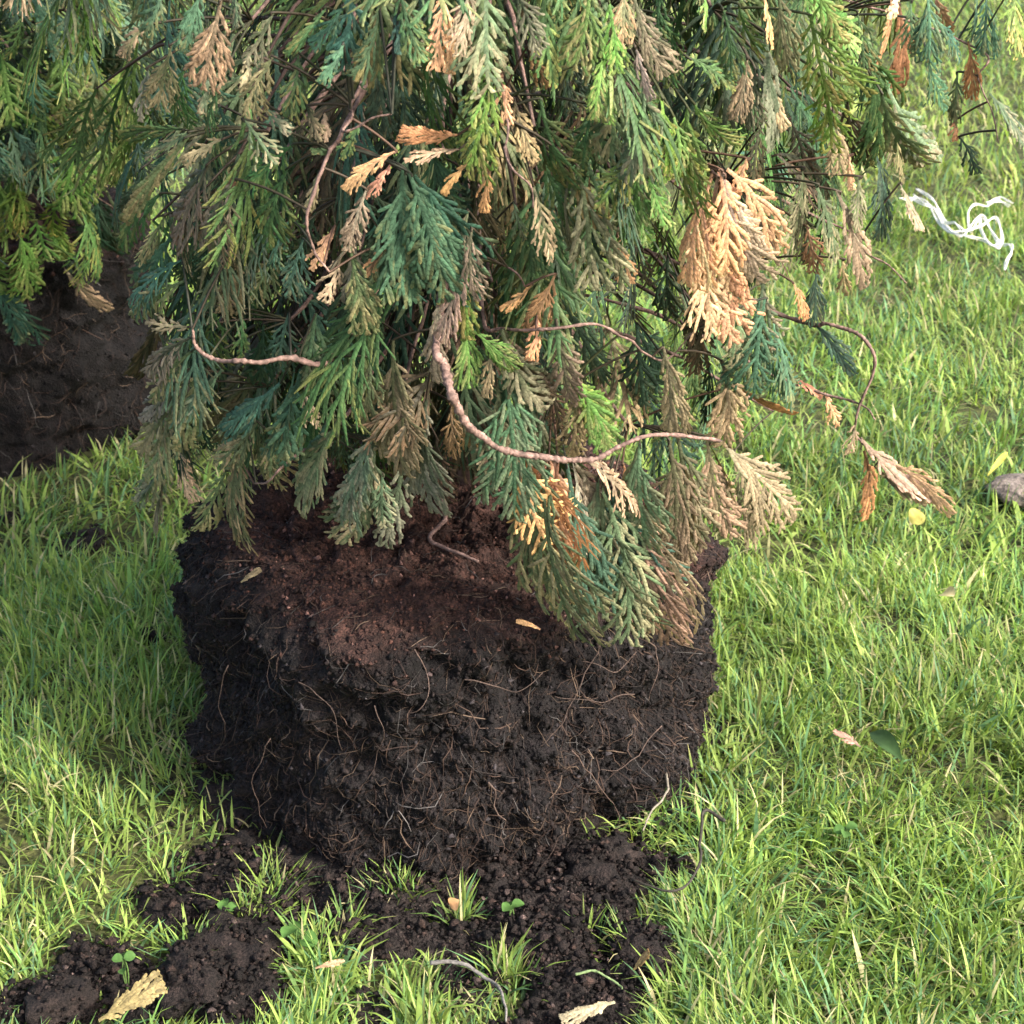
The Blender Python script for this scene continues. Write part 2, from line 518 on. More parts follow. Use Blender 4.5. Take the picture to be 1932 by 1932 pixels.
g = Geo()
grass_field(g, 120000, -1.0, 1.05, 0.80, 1.75, 4, 0.024, 0.075, 0.0011)
grass_field(g, 90000, -0.62, 0.30, 0.95, 1.25, 4, 0.030, 0.070, 0.0011, lambda P: pix_mask(P, TUFT, .2, 6) * .55)
grass_field(g, 24000, -1.0, 1.05, 0.80, 1.75, 2, 0.015, 0.040, 0.0013, lean=2.2)
wedge = lambda P: (np.abs(P[:, 0]) < 0.55 + 0.40 * P[:, 1]).astype(float)
grass_field(g, 125000, -1.9, 1.9, 1.75, 3.3, 3, 0.030, 0.080, 0.0015, wedge)
grass_field(g, 120000, -3.5, 3.5, 3.3, 7.5, 2, 0.035, 0.090, 0.0026, wedge)
tag(g.build('grass', M_GRASS, smooth=True), 'bright green uneven lawn grass around the root balls', 'grass', kind='stuff')

# ------------------------------------------------------------------ conifer sprays
def make_template(seed, nlat, sub, wid, segs_len, blunt=True):
    """flat fern-like spray along +u, unit length. Returns centre (u,v), side dir, strip coords"""
    r = np.random.default_rng(seed)
    strips = []   # (points Nx2, relative half width, tipness start, tipness end)

    def strip(p0, ang, ln, curve, hw, tp):
        n = max(2, int(round(ln / segs_len)) + 1)
        t = np.linspace(0, 1, n)
        if blunt: t = np.concatenate([t[:-1], [1 - .16 / max(1, n - 2), 1.0]]) if n > 2 else np.array([0, .8, 1.0])
        a = ang + curve * t
        st = ln * np.diff(t)
        x = p0[0] + np.concatenate([[0], np.cumsum(np.cos(a[1:]) * st)])
        y = p0[1] + np.concatenate([[0], np.cumsum(np.sin(a[1:]) * st)])
        strips.append((np.c_[x, y], hw, tp))
        return np.c_[x, y], a
    wob = r.uniform(-.10, .10)
    main, ma = strip((0, 0), -wob / 2, 1.0, wob, 1.15, 0.0)
    us = np.linspace(0.10, 0.96, nlat) + r.normal(0, .25 / nlat, nlat)
    sgn = r.choice([-1, 1])
    asym = r.uniform(.75, 1.25)
    for k, u in enumerate(us):
        u = float(np.clip(u, .05, .97)); sgn = -sgn
        i = u * (len(main) - 1); i0 = int(i)
        p = main[i0] + (main[min(i0 + 1, len(main) - 1)] - main[i0]) * (i - i0)
        shape = (min(1, (u + .10) / .38) ** 0.8) * (1 - max(0, u - .35) / .68) ** 0.75
        ln = wid * shape * r.uniform(.72, 1.18) * (asym if sgn > 0 else 1 / asym)
        ln = max(ln, 0.06)
        ang = sgn * rad(r.uniform(26, 44))
        pts, aa = strip(p, ang, ln, -sgn * r.uniform(.05, .5), 0.95, .35 + .5 * u)
        if sub:
            ns = int(ln / (0.050 if sub > 1 else 0.075))
            ss = r.choice([-1, 1])
            for q in range(ns):
                f = (q + .8) / (ns + .6)
                if f > .92: continue
                ss = -ss
                ii = f * (len(pts) - 1); j0 = int(ii)
                pp = pts[j0] + (pts[min(j0 + 1, len(pts) - 1)] - pts[j0]) * (ii - j0)
                l2 = max(.045, .46 * ln * (1 - .6 * f) * r.uniform(.6, 1.25))
                strip(pp, aa[min(j0, len(aa) - 1)] + ss * rad(r.uniform(22, 36)), l2, -ss * r.uniform(0, .4), 0.85, .5 + .4 * u)
    Cn, O, W, UV, TP, SID, Q = [], [], [], [], [], [], []
    off = 0
    for sid, (pts, hw, tp) in enumerate(strips):
        n = len(pts)
        T = np.gradient(pts, axis=0); T /= np.linalg.norm(T, axis=1)[:, None] + 1e-9
        S = np.c_[-T[:, 1], T[:, 0]]
        sg = np.concatenate([[0], np.cumsum(np.linalg.norm(np.diff(pts, axis=0), axis=1))]); t = sg / sg[-1]
        pw = np.interp(t, [0, .2, .6, .9, 1], [.72, .92, 1.05, 1.0, .38]) * hw
        dz = sid * 0.013 % 0.21 - 0.1
        for s_, e in ((-1, 0), (0, 1), (1, 0)):
            Cn.append(pts); O.append(S * (s_ * pw)[:, None]); W.append(np.full(n, e * 0.55) * pw + dz)
            UV.append(np.c_[np.full(n, s_), t * np.linalg.norm(np.diff(pts, axis=0), axis=1).sum()])
            TP.append(np.clip(tp + .35 * t + (t * .9 - .3 if sid == 0 else 0), 0, 1)); SID.append(np.full(n, sid))
        k = np.arange(n - 1)
        for b in (0, n):
            Q.append(np.stack([off + b + k, off + b + k + 1, off + b + n + k + 1, off + b + n + k], -1))
        off += 3 * n
    cat = np.concatenate
    return dict(C=cat(Cn), O=cat(O), W=cat(W), UV=cat(UV), TP=cat(TP), S=cat(SID), Q=cat(Q), ns=len(strips))


TPL = {'L': [make_template(100 + k, 19, 2, w, .055) for k, w in enumerate((.44, .50, .42, .54, .40, .46))],
       'M': [make_template(200 + k, 14, 1, w, .075) for k, w in enumerate((.46, .42, .54, .46, .50, .40))],
       'S': [make_template(300 + k, 9, 1, w, .12) for k, w in enumerate((.48, .42, .52, .40))],
       'F': [make_template(400 + k, 13, 1, w, .13, False) for k, w in enumerate((.48, .44, .54, .48))],
       'X': [make_template(500 + k, 13, 0, w, .25, False) for k, w in enumerate((.50, .46, .56))]}

PAL = {  # living and dried scale-leaf colours; D is green with shade painted in
    'G': ((0.055, 0.114, 0.042), (0.18, 0.18, 0.065)), 'B': ((0.054, 0.120, 0.074), (0.19, 0.19, 0.09)),
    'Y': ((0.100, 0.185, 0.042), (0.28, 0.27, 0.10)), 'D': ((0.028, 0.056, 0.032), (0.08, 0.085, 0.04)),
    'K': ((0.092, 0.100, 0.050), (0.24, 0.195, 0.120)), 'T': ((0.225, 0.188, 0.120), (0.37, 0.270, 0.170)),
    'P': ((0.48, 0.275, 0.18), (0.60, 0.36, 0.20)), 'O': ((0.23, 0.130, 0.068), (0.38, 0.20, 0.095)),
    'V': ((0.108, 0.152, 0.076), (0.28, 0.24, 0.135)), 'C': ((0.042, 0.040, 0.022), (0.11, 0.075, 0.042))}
DRY = {'G': .16, 'B': .10, 'Y': .20, 'D': .10, 'K': .42, 'T': .5, 'P': .55, 'O': .5, 'V': .27, 'C': .25}


def spray(geo, P0, P1, Nrm, cls, pal, hw=0.0016, width=1.0, sag=0.18, dry=None, cup=0.5, twist=0.0, bend=None):
    """one spray bent along a curve P0 -> P1"""
    P0, P1, Nrm = np.asarray(P0, float), np.asarray(P1, float), np.asarray(Nrm, float)
    t = TPL[cls][rng.integers(len(TPL[cls]))]
    D = P1 - P0
    L = np.linalg.norm(D)
    T0 = D / L
    Nrm = Nrm - T0 * (Nrm @ T0)
    Nrm /= np.linalg.norm(Nrm) + 1e-9
    S0 = np.cross(T0, Nrm)
    c, s_ = math.cos(twist), math.sin(twist)
    N0 = Nrm * c + S0 * s_
    side = rng.uniform(-.12, .12) if bend is None else bend
    ctrl = (P0 + P1) / 2 + Nrm * (sag * L) + S0 * (side * L)
    u = t['C'][:, 0]
    uc = np.clip(u, 0, 1.05)[:, None]
    pos = (1 - uc) ** 2 * P0 + 2 * uc * (1 - uc) * ctrl + uc ** 2 * P1
    tan = 2 * (1 - uc) * (ctrl - P0) + 2 * uc * (P1 - ctrl)
    tan /= np.linalg.norm(tan, axis=1)[:, None]
    Sd = np.cross(tan, N0); Sd /= np.linalg.norm(Sd, axis=1)[:, None] + 1e-9
    tw = (rng.uniform(-.5, .5) * uc)
    Nd = np.cross(Sd, tan)
    Sd, Nd = Sd * np.cos(tw) + Nd * np.sin(tw), Nd * np.cos(tw) - Sd * np.sin(tw)
    v = t['C'][:, 1] * width * L
    rs = rng.standard_normal(t['ns'])[t['S']]
    lift = (-cup * v ** 2 / L * 2.2 + 0.10 * rs * np.abs(v) + t['W'] * hw)
    pos = pos + Sd * v[:, None] + Nd * lift[:, None]
    pos = pos + tan * (t['O'][:, 0] * hw)[:, None] + Sd * (t['O'][:, 1] * hw)[:, None]
    pos[:, 2] -= 0.12 * np.abs(v)
    a, b = PAL[pal]
    a, b = np.array(a), np.array(b)
    d = DRY[pal] if dry is None else dry
    rr = rng.random(t['ns'])[t['S']]
    f = smooth01(t['TP'] * .62 + rr * .5, 1.06 - d - .22, 1.06 - d + .22)[:, None]
    jit = (1 + .22 * rng.standard_normal(t['ns'])).clip(.55, 1.5)[t['S']][:, None]
    hue = 1 + np.array([.10, .03, .10]) * rng.standard_normal((1, 3))
    C = (a * (1 - f) + b * f) * jit * hue * rng.uniform(.82, 1.18)
    UV = t['UV'].copy()
    UV[:, 1] *= L / 0.0036
    geo.add(pos, t['Q'], None, np.clip(C, .003, .8), UV)


def nudge(d, L):
    return np.array([-.25 * L, 0, 0])


def profile(tab):
    z, r = np.array(tab).T
    return lambda q: np.interp(q, z, r)


R_MAIN = profile([(-.2, .285), (.30, .285), (.38, .295), (.47, .335), (.57, .375), (.70, .41), (.9, .44), (1.3, .40), (1.7, .26), (2.05, .03)])
R_LEFT = profile([(-.2, .34), (.30, .36), (.40, .42), (.60, .47), (.9, .50), (1.4, .42), (1.8, .26), (2.15, .03)])
AX1 = np.array([-0.045, 1.40]); AX2 = np.array([-0.80, 2.24])


def hit(X, Y, ax, R, shrink=0.0):
    d = ray(X, Y)
    t = np.linspace(.45, 3.2, 700)
    P = CAMP + d * t[:, None]
    gq = np.hypot(P[:, 0] - ax[0], P[:, 1] - ax[1]) - (R(P[:, 2]) - shrink)
    k = np.argmax(gq < 0) if (gq < 0).any() else np.argmin(gq)
    return P[k], gq[k]


# region, base x,y, tip x,y (in the enlarged crops), colour, extras: w = width, d = depth inward, dry
H1 = [  # left-hand tree
    (1, 330, 300, 350, 690, 'Y', 1.3), (1, 560, 380, 460, 770, 'V', 1.2), (1, 720, 350, 560, 840, 'Y', .7), (1, 420, 760, 330, 1190, 'Y', 1.2),
    (1, 340, 1120, 300, 1340, 'Y', 1), (1, 600, 780, 560, 1070, 'Y', 1.3), (1, 640, 820, 720, 1070, 'Y', .8), (1, 10, 300, 80, 700, 'Y', 1.3),
    (1, 60, 740, 160, 1050, 'B', .9), (1, -20, 760, 10, 1000, 'B', 1), (1, 60, 980, 150, 1300, 'Y', 1.2), (1, -10, 1050, 60, 1350, 'Y', 1.2),
    (1, 100, 1300, 150, 1700, 'Y', 1.1), (1, 200, 1250, 260, 1480, 'Y', 1.2), (1, 290, 1250, 350, 1470, 'Y', .6), (1, -60, 1400, 20, 1660, 'Y', 1),
    (1, -30, 1600, 100, 1930, 'B', .9), (1, 370, 1540, 620, 1760, 'T', .45), (1, 460, 1200, 570, 1550, 'G', 1), (1, 390, 40, 480, 420, 'G', 1),
    (1, 130, 60, 40, 330, 'G', 1.2), (1, 610, -40, 640, 180, 'Y', 1), (1, 200, -60, 330, 320, 'B', .4), (1, 520, 80, 600, 420, 'D', 1.2),
    (1, 200, 380, 190, 640, 'B', 1), (1, 60, -80, 100, 160, 'D', 1.2), (1, 480, 420, 640, 640, 'D', 1), (1, 330, 1380, 420, 1640, 'D', 1),
    (1, 660, 130, 700, 420, 'D', 1.2), (1, 300, 60, 220, 360, 'D', 1.2), (1, 560, 1100, 640, 1480, 'D', 1), (1, 230, 520, 170, 820, 'D', 1)]
H2 = [  # main tree
    (1, 930, -60, 830, 190, 'B', 1), (1, 840, 140, 700, 320, 'K', 1), (1, 1150, -80, 1060, 290, 'B', .8), (1, 1260, 0, 1160, 490, 'T', 1.1),
    (1, 1330, -60, 1350, 150, 'V', 1), (1, 1560, 70, 1400, 340, 'K', 1.1), (1, 1420, 300, 1390, 510, 'T', .7), (1, 1560, 320, 1400, 650, 'K', 1),
    (1, 1860, 40, 1640, 300, 'G', .5), (1, 1960, 30, 1780, 250, 'B', .9), (1, 1960, 250, 1840, 470, 'B', .9), (1, 1060, 740, 690, 760, 'G', .5),
    (1, 1090, 750, 840, 880, 'V', .6), (1, 1070, 780, 700, 1230, 'V', .28), (1, 930, 1100, 690, 1400, 'G', .6), (1, 1390, 680, 1560, 930, 'V', 1.2),
    (1, 1280, 790, 1050, 920, 'T', .7), (1, 1190, 930, 990, 1380, 'K', 1.1), (1, 1100, 1150, 1000, 1380, 'T', .8), (1, 1330, 960, 1310, 1100, 'O', .9),
    (1, 1340, 1020, 1140, 1370, 'K', 1.1), (1, 1680, 820, 1420, 1090, 'G', 1), (1, 1640, 960, 1540, 1420, 'G', .9), (1, 1510, 590, 1650, 760, 'V', .9),
    (1, 950, 1220, 830, 1490, 'V', .8), (1, 1010, 1300, 820, 1640, 'B', 1), (1, 1040, 1480, 740, 1710, 'B', .9), (1, 1060, 1600, 750, 1790, 'V', .7),
    (1, 1340, 1400, 1270, 1770, 'K', .7), (1, 1540, 1240, 1400, 1620, 'V', .9), (1, 1660, 1250, 1560, 1520, 'B', .9), (1, 1580, 1420, 1430, 1710, 'V', .9),
    (1, 1730, 1360, 1640, 1690, 'B', .9), (1, 1910, 1290, 1780, 1530, 'P', .7), (1, 1950, 1450, 1850, 1710, 'T', .9), (1, 850, 380, 800, 680, 'K', .7),
    (1, 1200, 420, 1150, 640, 'V', .7), (1, 980, 250, 900, 610, 'K', 1.1), (1, 1060, 380, 1000, 700, 'G', 1), (1, 1260, 480, 1180, 760, 'G', 1),
    (1, 1760, 600, 1820, 800, 'K', 1), (1, 1850, 640, 1860, 800, 'T', .7), (1, 1820, 980, 1740, 1200, 'K', .8), (1, 1450, 1060, 1380, 1380, 'D', 1),
    (1, 1200, 1380, 1180, 1680, 'D', 1), (1, 1120, 1300, 1060, 1620, 'D', 1), (1, 1800, 1200, 1700, 1500, 'D', 1), (1, 1700, 300, 1620, 640, 'G', 1),
    (1, 1250, 600, 1300, 820, 'D', 1), (1, 1900, 880, 1780, 860, 'G', .8), (1, 780, 760, 860, 1080, 'D', 1), (1, 820, 950, 720, 1200, 'D', 1),
    (2, 80, -80, 20, 400, 'B', 1), (2, 230, 20, 90, 430, 'B', .9), (2, 350, -60, 470, 340, 'B', 1), (2, 320, 60, 340, 300, 'B', .9),
    (2, 610, -60, 550, 380, 'P', .9), (2, 640, 120, 630, 400, 'P', .7), (2, 850, -120, 860, 500, 'V', 1.4), (2, 740, -120, 700, 300, 'T', 1),
    (2, 1000, -80, 1130, 310, 'K', 1), (2, 870, 300, 760, 700, 'Y', 1.2), (2, 890, 480, 740, 990, 'Y', .9), (2, 930, 400, 960, 700, 'P', .7),
    (2, 1000, 560, 1120, 910, 'T', .8), (2, 1080, 260, 1190, 490, 'O', .8), (2, 1150, 560, 1330, 1060, 'G', 1), (2, 1130, 850, 1300, 1270, 'G', .9),
    (2, 1170, -60, 1230, 480, 'G', .8), (2, 1430, -80, 1350, 380, 'Y', 1.1), (2, 1540, 0, 1590, 400, 'Y', 1), (2, 1510, 320, 1460, 670, 'Y', .9),
    (2, 1680, -40, 1850, 420, 'K', .7), (2, 1690, 260, 1780, 560, 'T', .6), (2, 1630, 380, 1560, 920, 'V', 1.1), (2, 1740, 450, 1640, 1010, 'V', .9),
    (2, 1450, 600, 1390, 950, 'G', .9), (2, 1840, 540, 1880, 1010, 'Y', .9), (2, 1700, 860, 1480, 1180, 'Y', 1.1), (2, 1710, 960, 1610, 1390, 'Y', 1),
    (2, 1710, 1100, 1760, 1400, 'Y', .9), (2, 1760, 1000, 1860, 1300, 'Y', .9), (2, 1360, 940, 1430, 1620, 'K', .9), (2, 1330, 980, 1480, 1280, 'K', .8),
    (2, 1110, 1060, 1210, 1480, 'K', .9), (2, 1590, 1330, 1670, 1610, 'O', .8), (2, 370, 950, 420, 1700, 'B', .7), (2, 400, 980, 610, 1690, 'B', .8),
    (2, 480, 1050, 560, 1480, 'B', .8), (2, 210, 280, 290, 770, 'D', .9), (2, 330, 240, 400, 750, 'D', .9), (2, 760, 1000, 840, 1370, 'C', .8),
    (2, 740, 1200, 690, 1500, 'K', .6), (2, 760, 1300, 780, 1700, 'K', .7), (2, 690, 1430, 560, 1900, 'T', .6), (2, 740, 1480, 740, 1920, 'Y', .7),
    (2, 680, 770, 370, 740, 'O', .6), (2, 690, 850, 390, 910, 'T', .6), (2, 330, 860, 30, 1060, 'P', .5), (2, 300, 930, 160, 1120, 'P', .8),
    (2, 880, 920, 830, 1200, 'O', .6), (2, 740, 930, 600, 1100, 'O', .5), (2, 160, 1080, 60, 1420, 'T', .8), (2, 60, 1400, 160, 1890, 'V', .8),
    (2, 100, 1380, 20, 1700, 'T', .8), (2, 300, 1370, 160, 1570, 'O', .6), (2, 1240, 1560, 1110, 1890, 'O', .9), (2, 1110, 1620, 930, 1760, 'O', .7),
    (2, 1240, 1000, 1340, 1300, 'D', 1), (2, 1700, 1350, 1760, 1620, 'C', 1), (2, 1900, 640, 1930, 1000, 'Y', 1), (2, 560, 380, 520, 700, 'D', 1),
    (2, 120, 700, 20, 900, 'G', .8), (2, 520, -60, 560, 260, 'D', 1.2), (2, 1300, 200, 1330, 620, 'D', 1), (2, 1850, -80, 1830, 240, 'G', 1),
    (2, 1900, 100, 1900, 480, 'G', 1), (2, 1640, -100, 1620, 260, 'V', 1), (2, 1000, 1150, 1060, 1360, 'D', 1), (2, 1880, 1450, 1900, 1800, 'D', 1),
    (3, 340, 20, 470, 310, 'Y', 1.1), (3, 150, -60, 150, 160, 'Y', .9), (3, 480, -40, 530, 260, 'P', .45), (3, 680, -80, 1000, 290, 'Y', .9),
    (3, 740, -100, 930, 230, 'Y', 1), (3, 740, 80, 850, 560, 'Y', 1.4), (3, 780, 400, 860, 830, 'Y', 1.2), (3, 390, 310, 330, 660, 'T', .8),
    (3, 430, 370, 390, 700, 'K', .9), (3, 490, 180, 510, 820, 'K', .5), (3, 540, 420, 600, 710, 'T', .7), (3, 60, 320, 310, 500, 'G', .9),
    (3, 80, 560, 330, 810, 'Y', .7), (3, 60, 600, 60, 1150, 'Y', .9), (3, 140, 860, 170, 1200, 'Y', 1), (3, 200, 960, 50, 1560, 'P', .7),
    (3, 230, 980, 190, 1850, 'P', .75), (3, 250, 1000, 300, 1890, 'P', .7), (3, 250, 960, 450, 1560, 'P', .8), (3, 240, 940, 260, 1500, 'P', .9),
    (3, 390, 880, 340, 1090, 'O', .8), (3, 560, 860, 850, 1170, 'C', .9), (3, 700, 930, 640, 1300, 'K', .8), (3, 770, 1020, 890, 1430, 'V', .7),
    (3, 720, 1260, 760, 1510, 'O', 1), (3, 890, 1060, 1030, 1590, 'T', .5), (3, 920, 1440, 940, 1640, 'T', .7), (3, 780, 1480, 780, 1800, 'D', .8),
    (3, 1080, 340, 1100, 900, 'G', .8), (3, 1090, 800, 1110, 1310, 'D', .7), (3, 1130, 500, 1330, 920, 'V', .8), (3, 960, 860, 970, 1050, 'P', .6),
    (3, 1190, -40, 1110, 350, 'O', .6), (3, 1230, 20, 1230, 500, 'O', .6), (3, 1390, -60, 1400, 330, 'B', 1.1), (3, 1440, 120, 1570, 340, 'B', 1),
    (3, 1380, 270, 1490, 610, 'B', .9), (3, 1430, -50, 1530, 170, 'P', .6), (3, 1230, -40, 1180, 100, 'P', .8), (3, 1660, -60, 1640, 220, 'B', 1),
    (3, 1720, -20, 1690, 290, 'B', 1), (3, 1870, -80, 1910, 300, 'Y', .9), (3, 1620, 230, 1640, 540, 'O', .7), (3, 1740, 520, 1930, 800, 'V', .6),
    (3, 1560, 400, 1540, 690, 'V', .7), (3, 1550, 670, 1550, 780, 'O', 1), (3, 1570, 760, 1660, 960, 'D', .8), (3, 1240, 1020, 1340, 1270, 'T', .7),
    (3, 620, 660, 700, 980, 'C', 1), (3, 460, 700, 420, 1050, 'C', 1), (3, 950, 560, 980, 900, 'C', .9), (3, 870, 640, 900, 960, 'K', .9),
    (3, 1000, 60, 1040, 420, 'G', 1), (3, 560, -60, 620, 380, 'K', .8), (3, 1180, 600, 1260, 1000, 'K', .8), (3, 250, 40, 300, 420, 'G', 1),
    (3, 1300, 0, 1310, 300, 'G', .9), (3, 480, 1000, 500, 1400, 'C', .9), (3, 1010, 980, 1000, 1280, 'K', .7), (3, 640, 1100, 720, 1440, 'C', .8),
    (6, 480, 60, 440, 480, 'V', .9), (6, 490, 150, 430, 690, 'B', .9), (6, 530, 260, 640, 760, 'B', .8), (6, 640, 60, 720, 260, 'O', .8),
    (6, 250, 500, 260, 960, 'T', .9), (6, 330, 640, 650, 790, 'O', .25), (6, 760, 290, 960, 570, 'D', .6), (6, 230, 940, 660, 1340, 'T', .7),
    (6, 170, 940, 300, 1470, 'K', .8), (6, 320, 1000, 440, 1510, 'K', .7), (6, 0, 920, 20, 1600, 'K', .9), (6, 820, 680, 890, 860, 'P', .7),
    (6, 640, 600, 800, 700, 'P', .5), (6, 1000, 830, 960, 1010, 'T', .8), (6, 1020, 930, 1400, 1250, 'T', .5), (6, 1180, 1060, 1520, 1340, 'P', .6),
    (6, 1040, 1000, 1050, 1370, 'O', .5), (6, 1100, 1090, 1370, 1300, 'T', .4), (6, 120, 160, 100, 560, 'C', .8), (6, 300, 100, 330, 520, 'V', .8),
    (5, 1020, 840, 1190, 1360, 'P', 1.2), (5, 1060, 850, 1050, 1240, 'T', .7), (5, 1160, 870, 1360, 1880, 'V', .75), (5, 1200, 880, 1300, 1360, 'P', .8),
    (5, 1340, 890, 1460, 1350, 'T', .9), (5, 1420, 890, 1720, 1180, 'T', .9), (5, 1480, 980, 1480, 1560, 'V', .8), (5, 1500, 1050, 1650, 1900, 'V', .9),
    (5, 1540, 980, 1720, 1700, 'B', .9), (5, 1120, 880, 1240, 1700, 'V', .7), (5, 1300, 900, 1420, 1800, 'B', .7), (5, 1250, 880, 1200, 1500, 'P', .8), (5, 1570, 1000, 1900, 1900, 'T', .8), (5, 1620, 900, 1710, 1140, 'O', .9), (5, 1720, 790, 1790, 1420, 'V', .9),
    (5, 1880, 760, 1860, 1570, 'K', .7), (5, 310, 200, 370, 940, 'K', .75), (5, 230, 680, 10, 1220, 'V', .7), (5, 200, 780, 50, 1350, 'V', .7),
    (5, 370, 880, 270, 1360, 'K', .7), (5, 500, 540, 540, 1160, 'K', .75), (5, 620, 540, 780, 840, 'O', .7), (5, 640, 580, 650, 860, 'O', .8),
    (5, 940, 360, 1000, 1190, 'V', .8), (5, 900, 440, 850, 1000, 'K', .7), (5, 760, 140, 1010, 360, 'Y', .9), (5, 700, 60, 740, 460, 'Y', .8),
    (5, 860, 260, 840, 520, 'T', .8), (5, 930, 140, 1160, 590, 'K', .8), (5, 1130, 60, 1100, 310, 'P', .9), (5, 1240, 80, 1330, 560, 'K', .8),
    (5, 1340, 420, 1560, 840, 'Y', .8), (5, 1350, 440, 1330, 880, 'K', .8), (5, 580, -40, 550, 420, 'T', .6), (5, 250, 960, 250, 1260, 'V', .9),
    (5, 120, 200, 120, 520, 'D', 1), (5, 180, 300, 130, 700, 'V', .8), (5, 60, 600, 30, 900, 'D', 1), (5, 1850, 240, 1880, 700, 'T', .6),
    (5, 1700, 100, 1740, 560, 'D', 1), (5, 560, 760, 620, 1120, 'C', .8), (5, 1180, 420, 1260, 720, 'C', .8), (5, 450, 260, 440, 640, 'C', .8),
    (4, 1090, 320, 840, 290, 'T', .8), (4, 920, 250, 740, 580, 'C', .5), (4, 1090, 380, 840, 580, 'K', .8), (4, 1090, 460, 870, 740, 'V', .8),
    (4, 1080, 560, 810, 840, 'K', .7), (4, 1070, 640, 790, 1020, 'K', .7), (4, 1040, 760, 830, 1170, 'V', .8), (4, 980, 1020, 790, 1320, 'V', .9),
    (4, 1020, 1000, 1080, 1310, 'T', .7), (4, 1270, 560, 1000, 840, 'V', .5), (4, 1600, 640, 1260, 920, 'B', .7), (4, 1470, 860, 1240, 1090, 'V', .9),
    (4, 1420, 920, 1350, 1540, 'V', .7), (4, 1340, 1040, 1320, 1340, 'P', .5), (4, 1290, 1140, 1140, 1470, 'V', .9), (4, 1720, 560, 1620, 1090, 'B', .8),
    (4, 1740, 640, 1810, 880, 'T', .8), (4, 1950, 820, 1700, 1330, 'V', .6), (4, 1860, 860, 1700, 1260, 'B', .7), (4, 1380, 260, 1370, 490, 'G', .8),
    (4, 1200, 640, 1180, 1000, 'D', 1), (4, 1150, 520, 1000, 1000, 'V', .7), (4, 1500, 300, 1480, 640, 'D', 1), (4, 1560, 880, 1540, 1200, 'V', .7),
    (4, 1650, 240, 1600, 560, 'B', 1), (4, 1820, 540, 1780, 860, 'D', 1), (4, 1240, 200, 1180, 520, 'G', 1), (4, 950, 1080, 880, 1460, 'K', .6),
    (4, 1340, 640, 1300, 980, 'D', 1), (4, 1800, 240, 1740, 620, 'V', .9), (4, 1100, 240, 1130, 460, 'G', .6)]
# visible woody stems: list of crop points per stem, depth shrink, radius
STEMS = [
    ([(5, 560, 180), (5, 610, 360), (5, 650, 520), (5, 750, 700), (5, 870, 790), (5, 1000, 850), (5, 1200, 880), (5, 1330, 895), (5, 1460, 890), (5, 1600, 820), (5, 1750, 750), (5, 1930, 740), (6, 230, 945)], -0.035, .0046),
    ([(4, 1930, 470), (4, 1640, 500), (4, 1400, 520), (4, 1220, 500), (4, 1120, 420), (4, 1090, 330)], -0.02, .0036),
    ([(1, 1930, 780), (1, 1880, 880), (1, 1760, 1220), (1, 1790, 1420), (1, 1880, 1560)], -0.005, .0026),
    ([(6, 640, 270), (6, 840, 290), (6, 1000, 350), (6, 1090, 460), (6, 1095, 560), (6, 1030, 720), (6, 985, 850), (6, 1030, 960), (6, 1200, 1110)], 0.0, .0028),
    ([(6, 560, 590), (6, 800, 680), (6, 1040, 750), (6, 1110, 830)], 0.0, .0024),
    ([(5, 820, 70), (5, 940, 130), (5, 1200, 135), (5, 1480, 110), (5, 1650, 200), (5, 1850, 320), (6, 100, 330)], .02, .0022),
    ([(2, 950, 680), (2, 960, 850), (2, 1000, 960), (2, 1080, 1060), (2, 1110, 1180)], -0.03, .0016),
    ([(2, 110, 520), (2, 80, 650), (2, 30, 760), (2, 180, 690), (2, 300, 650)], 0.0, .0020),
    ([(4, 1930, 880), (4, 1700, 1040), (4, 1560, 1180), (4, 1450, 1215)], 0.0, .0026),
    ([(2, 800, 1400), (2, 900, 1480), (2, 1010, 1550), (2, 1060, 1640)], .03, .0020),
    ([(3, 1620, 240), (3, 1680, 430), (3, 1750, 640), (3, 1790, 800)], 0.0, .0015),
    ([(3, 980, 1300), (3, 1060, 1400), (3, 1180, 1480), (3, 1280, 1580)], 0.0, .0018),
    ([(1, 500, 1000), (1, 560, 1130), (1, 660, 1195)], .05, .0022)]
BARK = np.array([0.15, 0.095, 0.078])


